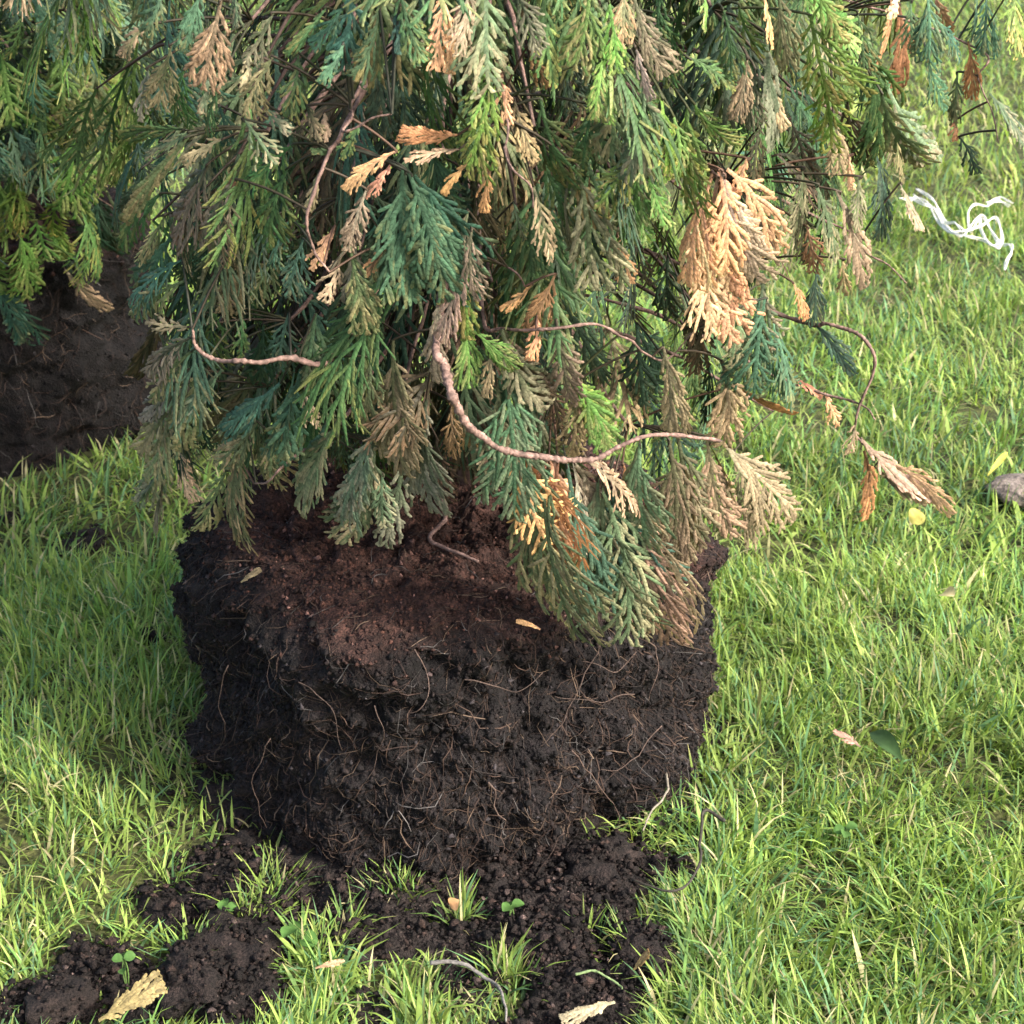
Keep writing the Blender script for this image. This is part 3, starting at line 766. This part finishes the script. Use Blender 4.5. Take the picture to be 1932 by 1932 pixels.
def build_tree(name, loc, ax, R, heroes, stems, label, ntrunk, hwscale, fill, seed, ball_r, ball_h):
    global rng
    rng = np.random.default_rng(seed)
    main = hwscale == 1.0
    root = empty(name, loc)
    tag(root, label, 'tree')
    loc = np.asarray(loc, float)
    # trunk
    g = Geo()
    zz = np.linspace(ball_h - .06, 1.9, 26)
    tp = np.c_[ax[0] + .02 * np.sin(zz * 3.1), ax[1] + .02 * np.cos(zz * 2.3), zz]
    tube(g, tp, np.interp(zz, [.2, .35, 1.9], [.024, .018, .004]), np.array([.13, .075, .055]), 10, .06)
    g.build('trunk', M_WOOD, root, loc)

    def trunk_at(z): return np.array([np.interp(z, zz, tp[:, 0]), np.interp(z, zz, tp[:, 1]), z])
    # stems seen in the photograph
    curves, brs = [], []
    for pts, sh, r0 in stems:
        W = np.array([hit(*cpx(*p), ax, R, sh + max(0, .05 - .028 * q))[0] for q, p in enumerate(pts)])
        in0 = trunk_at(W[0, 2] + .05)
        mid = in0 * .45 + W[0] * .55 + np.array([0, 0, .02])
        C = spline(np.vstack([in0, mid, W]), 20 + 12 * len(pts))
        k = np.linspace(0, 1, len(C))
        C = C + .0016 * np.c_[vnoise(C, 60, 1), vnoise(C, 60, 2), vnoise(C, 60, 3)]
        curves.append((C, r0 * .66 * (1.15 - .75 * k)))
    # sprays: base, tip, normal
    S = []
    for h in heroes:
        reg, x0, y0, x1, y1, pal, w = h[:7]
        X0, Y0 = cpx(reg, x0, y0); X1, Y1 = cpx(reg, x1, y1)
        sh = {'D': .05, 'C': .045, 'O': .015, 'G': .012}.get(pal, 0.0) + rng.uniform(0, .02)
        A, ga = hit(X0, Y0, ax, R, sh + .015); B, gb = hit(X1, Y1, ax, R, sh)
        # a spray is a hand long: keep the two depths close
        da, db = np.linalg.norm(A - CAMP), np.linalg.norm(B - CAMP)
        l2 = np.hypot(X1 - X0, Y1 - Y0) / FPX * (da + db) / 2
        if abs(db - da) > .6 * l2:
            db = da + np.sign(db - da) * .6 * l2
            B = CAMP + ray(X1, Y1) * db
        S.append((A, B, pal, w))
    base = np.array([s[0] for s in S])
    # further branches: spread targets over the spray bases
    r2 = np.random.default_rng(seed + 1)
    cen = base[r2.choice(len(base), ntrunk, replace=False)]
    for _ in range(8):
        a = np.argmin(((base[:, None] - cen[None]) ** 2).sum(-1), 1)
        cen = np.array([base[a == k].mean(0) if (a == k).any() else cen[k] for k in range(ntrunk)])
    for c in cen:
        z0 = np.clip(c[2] + r2.uniform(.02, .12), ball_h + .03, 1.6)
        p0 = trunk_at(z0)
        out = c - p0
        inner = c - np.r_[out[:2], 0] * .16
        C = spline([p0, p0 + out * .45 + np.array([0, 0, .03]), inner], 16)
        C = C + .004 * np.c_[vnoise(C, 25, 1), vnoise(C, 25, 2), vnoise(C, 25, 3)]
        curves.append((C, np.linspace(.0030, .0012, len(C))))
    for C, rr in curves:
        g = Geo()
        k = np.linspace(0, 1, len(C))[:, None]
        tone = (.62 + .75 * r2.random((len(C), 1)) ** 1.5 + .35 * vnoise(C, 120, 4)[:, None]).clip(.35, 1.7)
        tube(g, C, rr * (1 + .16 * r2.standard_normal(len(C))).clip(.75, 1.35), np.vstack([np.repeat(BARK * r2.uniform(.8, 1.2) * tone, 7, axis=0), BARK, BARK]), 7, .10)
        brs.append(g.build('branch', M_WOOD, root, loc))
    allp = np.concatenate([c for c, _ in curves]); own = np.concatenate([np.full(len(c), i) for i, (c, _) in enumerate(curves)])
    for A, B, pal, w in S:
        k = np.argmin(((allp - A) ** 2).sum(1) + 0.3 * np.maximum(0, A[2] - allp[:, 2] - .02) ** 2)
        L = np.linalg.norm(B - A)
        cls = 'L' if L > .085 else ('M' if L > .035 else 'S')
        nr = np.r_[A[:2] - ax, 0]; nr /= np.linalg.norm(nr)
        vw = CAMP - A; vw /= np.linalg.norm(vw)
        nn = nr * .45 + vw * .75 + rng.normal(0, .28, 3)
        g = Geo()
        spray(g, A, B, nn, cls, pal, 0.00155 * hwscale * rng.uniform(.9, 1.12) * np.clip(L / .075, .55, 1), w * (1.1 if hwscale == 1 else 1.5), rng.uniform(.04, .16), None, rng.uniform(.1, .8), rng.normal(0, .25))
        # a second, overlapping flat of the same spray just behind
        if w > .75 and L > .06:
            off = -vw * rng.uniform(.010, .022) + rng.normal(0, .006, 3)
            spray(g, A + off * .3, A + (B - A) * rng.uniform(.7, .95) + off, nn + rng.normal(0, .35, 3), 'M' if L > .06 else 'S', pal, 0.0015 * hwscale,
                  w, .08, None, .4, rng.normal(0, .4), rng.uniform(-.3, .3))
        J = allp[k]
        dJ = np.linalg.norm(J - A)
        if dJ > .004:
            md = (J + A) / 2 + np.array([0, 0, .04 * dJ])
            C = spline([J, md, A, A + (B - A) * .06], 9)
            PA = np.array(PAL[pal][0])
            tube(g, C, np.linspace(.0009, .0008, 9), BARK * .3 + PA * .3, 4, 0, False)
        g.build('spray', M_FOL, brs[own[k]], loc)
    # inner and surrounding foliage, too many to count
    g = Geo()
    for (cnt, z0, z1, r0, r1, cls, len0, len1, pals, a0, a1) in fill:
        for _ in range(cnt):
            z = rng.uniform(z0, z1)
            th = rng.uniform(a0, a1)
            f = rng.uniform(r0, r1)
            rr = R(z) * f
            d = np.array([math.cos(th), math.sin(th), 0])
            A = np.r_[ax, z] + d * rr
            L = rng.uniform(len0, len1)
            dn = d * rng.uniform(.05, .55) + np.array([0, 0, -1]) * rng.uniform(.55, 1) + rng.normal(0, .22, 3)
            if z > 1.0: dn = d * rng.uniform(.5, .9) + np.array([0, 0, 1]) * rng.uniform(-.3, .6)
            dn /= np.linalg.norm(dn)
            B = A + dn * L
            if B[2] < ball_h + .02 and np.hypot(*(B[:2] - loc[:2])) < ball_r + .02: continue
            X, Y = project(A)
            if main and (((X - 1170) / 120) ** 2 + ((Y - 640) / 150) ** 2 < 1 or ((project(B)[0] - 1170) / 110) ** 2 + ((project(B)[1] - 680) / 120) ** 2 < 1) and rng.random() < .85: continue
            if B[2] < .05: continue
            if A[2] < .88:      # the crown is open where the photograph looks past it
                XB, YB = project(B)
                XM, YM = project(B + nudge(d, L))
                if main and (min(XB, XM, X) < 290 - .1 * Y and A[1] < ax[1] + .1): continue
                if main and (XB > 1400 and YB > 520 or XB > 1620 and YB > 260 or XB > 1720): continue
                if main and 1250 < XB < 1460 and 330 < YB < 680 and A[1] < ax[1]: continue
                if main and YB > 930 or main and XB < 300 and YB > 500: continue
                if not main and YB > 540: continue
            nn = d + rng.normal(0, .45, 3)
            pal = pals[rng.integers(len(pals))]
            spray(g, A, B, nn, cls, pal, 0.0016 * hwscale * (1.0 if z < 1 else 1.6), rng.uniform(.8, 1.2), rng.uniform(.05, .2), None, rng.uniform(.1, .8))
            if rng.random() < .5 and z < 1:
                tube(g, spline([A - d * rr * .6 + np.array([0, 0, .06]), A - d * rr * .25 + np.array([0, 0, .05]), A], 6), [.0022, .002, .0018, .0016, .0013, .001], BARK * .6, 4, 0, False)
    o = g.build('foliage', M_FOL, root, loc)
    tag(o, kind='stuff')
    return root


FR0, FR1 = math.pi, 2 * math.pi      # the half facing the camera
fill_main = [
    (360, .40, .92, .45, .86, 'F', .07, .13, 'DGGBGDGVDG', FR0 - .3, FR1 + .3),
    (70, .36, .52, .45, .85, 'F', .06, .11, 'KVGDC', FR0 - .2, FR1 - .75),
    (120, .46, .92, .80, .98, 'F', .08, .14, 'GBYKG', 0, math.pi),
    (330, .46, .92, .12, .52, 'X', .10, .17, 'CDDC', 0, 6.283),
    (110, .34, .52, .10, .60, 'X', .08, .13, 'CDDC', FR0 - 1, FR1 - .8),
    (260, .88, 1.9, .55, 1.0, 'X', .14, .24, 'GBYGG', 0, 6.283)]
fill_left = [
    (420, .42, 1.04, .52, .86, 'F', .08, .15, 'GDGYBDYD', FR0 - .1, FR1 + .3),
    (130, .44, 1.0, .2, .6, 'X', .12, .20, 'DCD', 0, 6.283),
    (60, .40, .95, .75, .98, 'X', .12, .20, 'GBYG', 0, math.pi),
    (190, 1.0, 1.95, .55, 1.0, 'X', .16, .26, 'GBYGG', 0, 6.283)]
main_tree = build_tree('conifer_tree', (BALL_C[0], BALL_C[1], 0), AX1, R_MAIN, H2, STEMS[:-1],
                       'browning conifer with drooping scaly sprays standing on its bare dark root ball', 26, 1.0, fill_main, 21, .255, .262)
left_tree = build_tree('conifer_tree', (BALL2_C[0], BALL2_C[1], 0), AX2, R_LEFT, H1, STEMS[-1:],
                       'greener conifer with its root ball in deep shade behind the browning one', 10, 1.3, fill_left, 33, .30, .30)

# ------------------------------------------------------------------ root balls
def root_ball(root, c, Rb, H, seed, nu, nv, nfib, ncr, lumps=(), shade_tone=1.0):
    global rng
    rng = np.random.default_rng(seed)
    # profile (radius factor, height factor) from the middle of the top down to the ground
    pr = np.array([(0.02, .985), (.30, .99), (.60, .98), (.84, .945), (.955, .885), (.985, .80), (.965, .68), (.955, .55), (.955, .42), (.955, .28), (.955, .14), (.94, .03), (.90, -.06)])
    s = np.concatenate([[0], np.cumsum(np.hypot(np.diff(pr[:, 0]), np.diff(pr[:, 1])))]); s /= s[-1]

    def surf(u, v, disp=True):
        rr = np.interp(v, s, pr[:, 0]) * Rb
        z = np.interp(v, s, pr[:, 1]) * H
        sq = 1 + .045 * np.cos(4 * u + .6) + .02 * np.cos(3 * u + 1)
        rr = rr * (1 + (sq - 1) * smooth01(rr, 0, Rb * .6))
        P = np.c_[c[0] + rr * np.cos(u), c[1] + rr * np.sin(u), z]
        Nn = np.c_[np.cos(u), np.sin(u), np.zeros(len(u))] * smooth01(v, .22, .48)[:, None] + np.array([0, 0, 1]) * (1 - smooth01(v, .22, .48))[:, None]
        if disp:
            d = .016 * fnoise(P, 7, 2, seed) + .012 * fnoise(P, 20, 3, seed + 3) + .0075 * fnoise(P, 62, 3, seed + 5, .7)
            cr = fnoise(P, 16, 3, seed + 11)
            d -= .016 * smooth01(cr, .35, .9) * smooth01(v, .35, .55)
            for (X, Y, rad_, amt) in lumps:
                px, py = project(P)
                vis = (P[:, 1] < c[1] + .12)
                d += amt * np.exp(-(((px - X) / rad_) ** 2 + ((py - Y) / rad_) ** 2)) * vis
            P = P + Nn * d[:, None]
        return P, Nn
    u = np.linspace(0, 2 * math.pi, nu, endpoint=False); v = np.linspace(0, 1, nv)
    U, Vv = np.meshgrid(u, v)
    P, _ = surf(U.ravel(), Vv.ravel())
    i = np.arange(nv - 1)[:, None] * nu; j = np.arange(nu)[None]; k = (j + 1) % nu
    Q = np.stack([i + j, i + nu + j, i + nu + k, i + k], -1).reshape(-1, 4)
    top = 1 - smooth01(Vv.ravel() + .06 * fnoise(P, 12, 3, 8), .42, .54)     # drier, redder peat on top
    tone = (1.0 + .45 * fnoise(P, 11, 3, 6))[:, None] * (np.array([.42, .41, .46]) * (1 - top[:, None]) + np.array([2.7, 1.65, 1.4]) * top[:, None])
    loc = np.array([c[0], c[1], 0.0])
    g = Geo(); g.add(P, Q, None, np.clip(tone, .25, 4) * shade_tone)
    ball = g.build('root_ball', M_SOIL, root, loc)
    ball['label'] = 'square-shouldered ball of dark peat soil and matted roots'
    # crumbs bedded in the surface
    g = Geo()
    uu = rng.uniform(0, 6.283, ncr); vv = np.sqrt(rng.uniform(.0, 1, ncr))
    Pc, Nc = surf(uu, vv)
    sz = .0008 + .0016 * rng.random(ncr) ** 2 + .0022 * rng.random(ncr) ** 8
    tt = (1 - smooth01(vv + .04 * rng.standard_normal(ncr), .42, .54))[:, None]
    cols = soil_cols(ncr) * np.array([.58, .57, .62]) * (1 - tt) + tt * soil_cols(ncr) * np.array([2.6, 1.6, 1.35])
    crumbs(g, Pc + Nc * (sz * .35)[:, None], sz, cols * shade_tone, 1.0)
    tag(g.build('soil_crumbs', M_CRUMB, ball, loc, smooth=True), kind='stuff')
    # matted fine roots lying on the surface
    g = Geo()
    n = nfib
    u0 = rng.uniform(0, 6.283, n); v0 = np.sqrt(rng.uniform(.0, .99, n))
    side = smooth01(v0, .35, .55)
    ln = (.012 + .03 * rng.random(n) ** 2) * (1 + 1.1 * side * rng.random(n) ** 2)
    dirn = rng.uniform(0, 6.283, n)
    down = rng.random(n) < .45 * side
    dirn = np.where(down, math.pi / 2 + rng.normal(0, .45, n), dirn)
    m = 5
    cu, cv = u0.copy(), v0.copy()
    pts, nrs = [], []
    lift0 = np.where(rng.random(n) < .05, rng.uniform(.004, .016, n), rng.uniform(.0005, .005, n))
    for q in range(m):
        Pq, Nq = surf(cu, np.clip(cv, 0, 1))
        lf = .001 + lift0 * math.sin(math.pi * (q + .4) / m)
        pts.append(Pq + Nq * lf[:, None]); nrs.append(Nq)
        rr = np.maximum(np.interp(np.clip(cv, 0, 1), s, pr[:, 0]) * Rb, .02)
        cu = cu + np.cos(dirn) * ln / (m - 1) / rr
        cv = cv + np.sin(dirn) * ln / (m - 1) / (Rb + H)
        dirn = dirn + rng.normal(0, .45, n)
    Pm = np.stack(pts, 1); Nm = np.stack(nrs, 1)
    T = np.gradient(Pm, axis=1); T /= np.linalg.norm(T, axis=2)[..., None] + 1e-9
    W = np.cross(T, Nm + .6 * rng.standard_normal((n, 1, 3))); W /= np.linalg.norm(W, axis=2)[..., None] + 1e-9
    w = (.00016 + .00032 * rng.random(n) ** 2)[:, None, None] * np.array([.7, 1, 1, .9, .3])[None, :, None]
    V = np.stack([Pm - W * w, Pm + W * w], 2).reshape(-1, 3)
    kq = np.arange(m - 1) * 2
    q = np.stack([kq, kq + 1, kq + 3, kq + 2], -1)
    Q = (q[None] + (np.arange(n) * m * 2)[:, None, None]).reshape(-1, 4)
    base = np.array([[.026, .016, .013], [.045, .028, .021], [.090, .062, .044], [.016, .012, .011], [.065, .060, .058]])
    c_ = base[rng.choice(5, n, p=[.34, .25, .12, .22, .07])] * (.7 + .6 * rng.random((n, 1)))
    g.add(V, Q, None, np.repeat(c_, m * 2, axis=0))
    tag(g.build('fine_roots', M_FIBRE, ball, loc), kind='stuff')
    return ball, surf


ball1, surf1 = root_ball(main_tree, BALL_C, .244, .262, 50, 500, 210, 9000, 42000,
                         lumps=((345, 1430, 75, .026), (1380, 1400, 150, -.010), (1335, 1010, 60, .010), (420, 1250, 70, -.010), (1240, 1330, 60, -.016), (1000, 1330, 60, -.012)))
ball2, surf2 = root_ball(left_tree, BALL2_C, .30, .31, 60, 260, 110, 5000, 9000, shade_tone=.6)  # second ball's soil colour lowered to paint in the shade under its crown

# single thicker roots one can pick out on the main ball
rng = np.random.default_rng(70)
ROOTS = [[(425, 1260), (412, 1320), (422, 1380), (408, 1450)], [(1130, 1210), (1100, 1290), (1050, 1370), (1000, 1420)],
         [(1230, 1210), (1245, 1260), (1215, 1330)], [(930, 1480), (950, 1560), (945, 1620)], [(1190, 1300), (1120, 1330), (1040, 1320)], [(780, 1230), (800, 1300), (770, 1350)],
         [(1250, 1370), (1180, 1440), (1130, 1450)], [(560, 1300), (620, 1340), (650, 1410)], [(1060, 1570), (1030, 1620), (1015, 1660)], [(880, 1290), (960, 1300), (1030, 1270)],
         [(1080, 1420), (1150, 1500), (1160, 1560)], [(520, 1400), (480, 1480), (500, 1560)], [(690, 1330), (720, 1400), (700, 1480)], [(1200, 1230), (1150, 1260), (1090, 1240)]]


def ball_point(X, Y, surfc=BALL_C):
    d = ray(X, Y); t = np.linspace(.6, 2.0, 900)
    P = CAMP + d * t[:, None]
    r = np.hypot(P[:, 0] - surfc[0], P[:, 1] - surfc[1])
    uu = np.arctan2(P[:, 1] - surfc[1], P[:, 0] - surfc[0])
    inside = (r < .262 * np.interp(P[:, 2], [0, .1, .2, .235, .262], [.95, 1, 1, .93, .6])) & (P[:, 2] < .266)
    k = np.argmax(inside) if inside.any() else np.argmin(np.abs(P[:, 1] - 1.2))
    return P[k]


for pts in ROOTS:
    g = Geo()
    W = np.array([ball_point(*p) for p in pts]) + rng.normal(0, .003, (len(pts), 3))
    C = spline(W, 14)
    C = C + .005 * np.c_[vnoise(C, 60, 1), vnoise(C, 60, 2), vnoise(C, 60, 3)]
    tube(g, C, np.linspace(.0007, .0003, len(C)) * rng.uniform(.7, 1.1), np.array([.05, .033, .026]) * rng.uniform(.7, 1.5), 5, .1)
    g.build('root', M_WOOD, ball1, BALL_C)

# ------------------------------------------------------------------ small things
rng = np.random.default_rng(90)


def place(name, geo, mat, label, cat, base, group=None):
    o = geo.build(name, mat, None, base, True, base)
    tag(o, label, cat, group)
    return o


# tangled white string
ST = [[(1240, 1130), (1300, 1105), (1340, 1100), (1400, 1150), (1450, 1225), (1520, 1290), (1600, 1340), (1700, 1355), (1780, 1390), (1810, 1350), (1800, 1270), (1765, 1235), (1700, 1255), (1620, 1290), (1560, 1300), (1500, 1275), (1440, 1190), (1380, 1120), (1320, 1090)],
      [(1290, 1110), (1370, 1160), (1430, 1170), (1480, 1245), (1560, 1310), (1600, 1300), (1660, 1250), (1700, 1225), (1740, 1310), (1780, 1380), (1740, 1390), (1690, 1300), (1680, 1240), (1640, 1260), (1620, 1230), (1625, 1190), (1660, 1165), (1720, 1168), (1745, 1130), (1800, 1120), (1830, 1135), (1860, 1165)],
      [(1720, 1170), (1790, 1150), (1850, 1160)], [(1780, 1385), (1800, 1395), (1850, 1410), (1858, 1430), (1835, 1470), (1820, 1530)],
      [(1330, 1095), (1420, 1180), (1490, 1255), (1540, 1300), (1590, 1335)]]
g = Geo()
for k, pts in enumerate(ST):
    W = np.array([ground(*cpx(3, *p), .045) for p in pts])
    W[:, 2] += rng.normal(0, .005, len(W)) + .004 * k
    C = spline(W, 12 * len(pts))
    for q in range(2):
        off = .0016 * np.c_[np.cos(np.arange(len(C)) * .11 + q * 3.14), np.sin(np.arange(len(C)) * .08 + q * 3.14), np.sin(np.arange(len(C)) * .13 + q * 3.14)]
        tube(g, C + off, .0011, np.array([.80, .77, .71]), 6, .03)
place('white_string', g, M_STRING, 'tangled length of white string lying on the lawn beside the conifer', 'string', ground(*cpx(3, 1560, 1300), .02))

# stone at the edge
g = Geo()
n1, n2 = 28, 16
U, Vv = np.meshgrid(np.linspace(0, 6.2832, n1, endpoint=False), np.linspace(-1.5, 1.5, n2))
b = ground(1930, 950)
P = np.c_[(.055 * np.cos(U) * np.cos(Vv)).ravel(), (.035 * np.sin(U) * np.cos(Vv)).ravel(), (.016 * np.sin(Vv)).ravel()]
P *= (1 + .22 * fnoise(P, 28, 3, 4))[:, None]
P += b + np.array([0, 0, .018])
i = np.arange(n2 - 1)[:, None] * n1; j = np.arange(n1)[None]; k = (j + 1) % n1
g.add(P, np.stack([i + j, i + k, i + n1 + k, i + n1 + j], -1).reshape(-1, 4))
place('stone', g, M_STONE, 'flat brownish grey stone half sunk in the lawn', 'stone', b)

# soil clods
def clod(X, Y, r, label):
    b = ground(X, Y)
    g = Geo()
    P = np.c_[np.cos(U.ravel()) * np.cos(Vv.ravel()), np.sin(U.ravel()) * np.cos(Vv.ravel()), .5 * np.sin(Vv.ravel())] * r
    P *= (1 + .55 * fnoise(P + b, 1.3 / r, 4, 4, .6))[:, None]
    Pw = P + b + np.array([0, 0, r * .25])
    g.add(Pw, np.stack([i + j, i + k, i + n1 + k, i + n1 + j], -1).reshape(-1, 4), None, np.array([.9, .8, .78]))
    n = 420
    q = rng.integers(len(Pw), size=n)
    crumbs(g, Pw[q] + rng.normal(0, r * .14, (n, 3)), np.minimum(.003, r * .09) * rng.uniform(.3, 1.4, n), soil_cols(n) / .018)
    place('soil_clod', g, M_SOIL, label, 'soil clod', b)


clod(160, 1040, .026, 'reddish brown soil clod in the grass between the two root balls')
clod(288, 1205, .012, 'small black soil crumb in the grass left of the root ball')
clod(25, 985, .014, 'dark soil clod in the grass in front of the shaded root ball')
clod(1130, 1640, .030, 'dark soil clod broken off at the foot of the root ball beside the grass')
clod(1215, 1795, .026, 'black soil clod pressed into the grass right of the spilled soil')
clod(455, 1800, .034, 'large black soil clod in the spilled soil behind the clover leaf')
clod(385, 1860, .030, 'black soil clod beside the pale fallen sprig')
clod(110, 1895, .026, 'black soil clod at the outer end of the spilled soil')

# fallen dry sprigs
def sprig(reg, x0, y0, x1, y1, pal, w, label, z0=.03, z1=.045, base=None, hw=.0010):
    A = ground(*cpx(reg, x0, y0), z0) if base is None else base[0]
    B = ground(*cpx(reg, x1, y1), z1) if base is None else base[1]
    g = Geo()
    vw = CAMP - A; vw /= np.linalg.norm(vw)
    spray(g, A, B, vw * .7 + np.array([0, 0, .7]), 'M', pal, hw, w, .08, .7, .2)
    place('fallen_sprig', g, M_FOL, label, 'sprig', A)


PAL['W'] = ((.22, .18, .078), (.27, .205, .09))
DRY['W'] = .5
sprig(7, 375, 1275, 615, 1145, 'W', .8, 'pale straw coloured conifer sprig lying on the spilled soil', hw=.0016)
sprig(8, 400, 1185, 205, 1240, 'T', .6, 'orange tan conifer sprig lying on dark spilled soil', .02, .022, hw=.0014)
sprig(8, 470, 1065, 525, 995, 'W', .7, 'small cream sprig at the edge of the soil beside grass', .03, .05)
sprig(7, 1200, 1075, 1305, 1048, 'T', .5, 'small pinkish tan sprig in the grass beside the clover leaf', .04, .045)
sprig(8, 1320, 230, 1225, 170, 'T', .8, 'curled tan sprig in the lawn beside the dark green leaf', .045, .05)
sprig(5, 0, 0, 0, 0, 'P', .4, 'orange tan sprig lying on the top edge of the root ball', base=(ball_point(*cpx(5, 1150, 1862)) + np.array([0, -.004, .004]), ball_point(*cpx(5, 1020, 1828)) + np.array([0, -.004, .006])))
sprig(4, 0, 0, 0, 0, 'V', .6, 'grey green sprig lying on top of the root ball', base=(ball_point(*cpx(4, 1380, 1795)) + np.array([0, -.003, .005]), ball_point(*cpx(4, 1490, 1735)) + np.array([0, -.003, .006])))


# fallen leaves and weeds
def leaf_blade(geo, A, B, Nn, w, col, fold=.25, shape='oval', n=9):
    A, B = np.asarray(A, float), np.asarray(B, float)
    D = B - A; L = np.linalg.norm(D); T = D / L
    Nn = Nn - T * (Nn @ T); Nn = Nn / np.linalg.norm(Nn); S = np.cross(T, Nn)
    t = np.linspace(0, 1, n)
    pw = np.sin(math.pi * np.clip(t, .03, .985)) ** (.55 if shape == 'round' else .85) * w
    arch = .12 * L * np.sin(math.pi * t)
    V, m = [], 5
    for a in np.linspace(-1, 1, m):
        V.append(A + D * t[:, None] + S * (a * pw)[:, None] + Nn * (arch + fold * pw * a * a + .04 * w * np.sin(9 * t + a))[:, None])
    V = np.stack(V, 1).reshape(-1, 3)
    ii = np.arange(n - 1)[:, None] * m; jj = np.arange(m - 1)[None]
    c = np.asarray(col) * (.85 + .3 * rng.random((len(V), 1)))
    geo.add(V, np.stack([ii + jj, ii + jj + 1, ii + m + jj + 1, ii + m + jj], -1).reshape(-1, 4), None, c)


def fallen(reg, x0, y0, x1, y1, w, col, label, z=.045, shape='oval'):
    g = Geo(); A = ground(*cpx(reg, x0, y0), z); B = ground(*cpx(reg, x1, y1), z + .008)
    vw = CAMP - A; vw /= np.linalg.norm(vw)
    leaf_blade(g, A, B, vw * .6 + np.array([0, 0, .7]) + rng.normal(0, .2, 3), w, col, .3, shape)
    place('fallen_leaf', g, M_LEAF, label, 'leaf', A)


fallen(6, 1300, 1400, 1375, 1360, .013, (.50, .44, .12), 'yellow fallen leaf in the grass below the hanging dry twig', shape='round')
fallen(6, 1475, 1800, 1545, 1810, .009, (.45, .38, .20), 'cream fallen petal-like leaf on the sunny lawn', shape='round')
fallen(8, 1360, 175, 1475, 280, .009, (.042, .080, .028), 'dark green pointed leaf lying in the sunny lawn', .036)
fallen(7, 1715, 845, 1745, 815, .006, (.55, .30, .14), 'tiny orange leaf scrap on the spilled soil', .03)
fallen(6, 1730, 1140, 1840, 1010, .004, (.45, .42, .08), 'yellow blade of grass lying near the stone', .05)


def weed(X, Y, n, size, label, z=.022):
    b = ground(X, Y)
    root = empty('clover', b)
    tag(root, label, 'clover', 'clover plants in the lawn')
    for q in range(n):
        a = 6.283 * q / n + rng.uniform(-.4, .4)
        d = np.array([math.cos(a), math.sin(a), 0])
        h = z * rng.uniform(.7, 1.3)
        A = b + d * size * .25 * rng.random() + np.array([0, 0, h]); B = A + d * size * 2 + np.array([0, 0, rng.uniform(-.2, .4) * size])
        g = Geo(); leaf_blade(g, A, B, np.array([0, -.35, 1.0]) + rng.normal(0, .2, 3), size * .95, np.array([.065, .135, .035]) * rng.uniform(.8, 1.3), .35, 'round', 8)
        g.build('leaf', M_LEAF, root, b)
        g = Geo(); tube(g, spline([b - np.array([0, 0, .01]), (b + A) / 2 + d * .002, A], 6), .0006, np.array([.12, .2, .06]), 5)
        g.build('stalk', M_LEAF, root, b)


for (X, Y, n, s, lab) in [(565, 1800, 3, .0080, 'big-leaved clover beside the black clod in the spilled soil'), (965, 1750, 3, .0055, 'clover plant standing alone on bare spilled soil'),
                          (1590, 1610, 4, .0050, 'clover in the sunny lawn near the thin black twig'), (240, 1860, 4, .0045, 'clover beside the pale fallen sprig'),
                          (430, 1750, 3, .0045, 'clover between two black soil clods')]:
    weed(X, Y, n, s, lab)


def twig(pts, r, col, label, z=.035, world_pts=None, mat=None):
    W = np.array([ground(*cpx(*p), z) for p in pts]) if world_pts is None else np.array(world_pts)
    W = W + rng.normal(0, .0015, W.shape)
    C = spline(W, 10 * len(W))
    C = C + .0012 * np.c_[vnoise(C, 90, 1), vnoise(C, 90, 2), vnoise(C, 90, 3)]
    g = Geo(); tube(g, C, np.linspace(r, r * .5, len(C)), np.array(col), 6, .12)
    place('twig', g, M_WOOD, label, 'twig', W[0])


twig([(8, 820, 500), (8, 740, 470), (8, 712, 560), (8, 715, 690), (8, 620, 780), (8, 470, 725)], .0017, (.03, .026, .02), 'thin black curved twig lying in the sunny grass', .042)
twig([(8, 600, 330), (8, 592, 400), (8, 545, 470), (8, 505, 535)], .0013, (.16, .14, .11), 'pale bleached root end at the foot of the root ball', .05)
twig([(7, 1640, 1050), (7, 1760, 1065), (7, 1850, 1110), (7, 1910, 1190), (7, 1935, 1290)], .0019, (.13, .12, .11), 'pale grey twig lying on the spilled soil', .03)
bp = [ball_point(*cpx(5, x, y)) + np.array([0, -.006, .008]) for x, y in [(595, 1150), (600, 1240), (560, 1300), (520, 1360), (590, 1400), (660, 1445), (800, 1495)]]
twig(None, .0024, (.16, .10, .085), 'crooked dry twig lying on top of the root ball', world_pts=bp)
twig([(8, 245, 1090), (8, 330, 1092), (8, 400, 1110), (8, 430, 1130)], .0012, (.12, .17, .07), 'bent green stalk lying across the soil edge', .035)
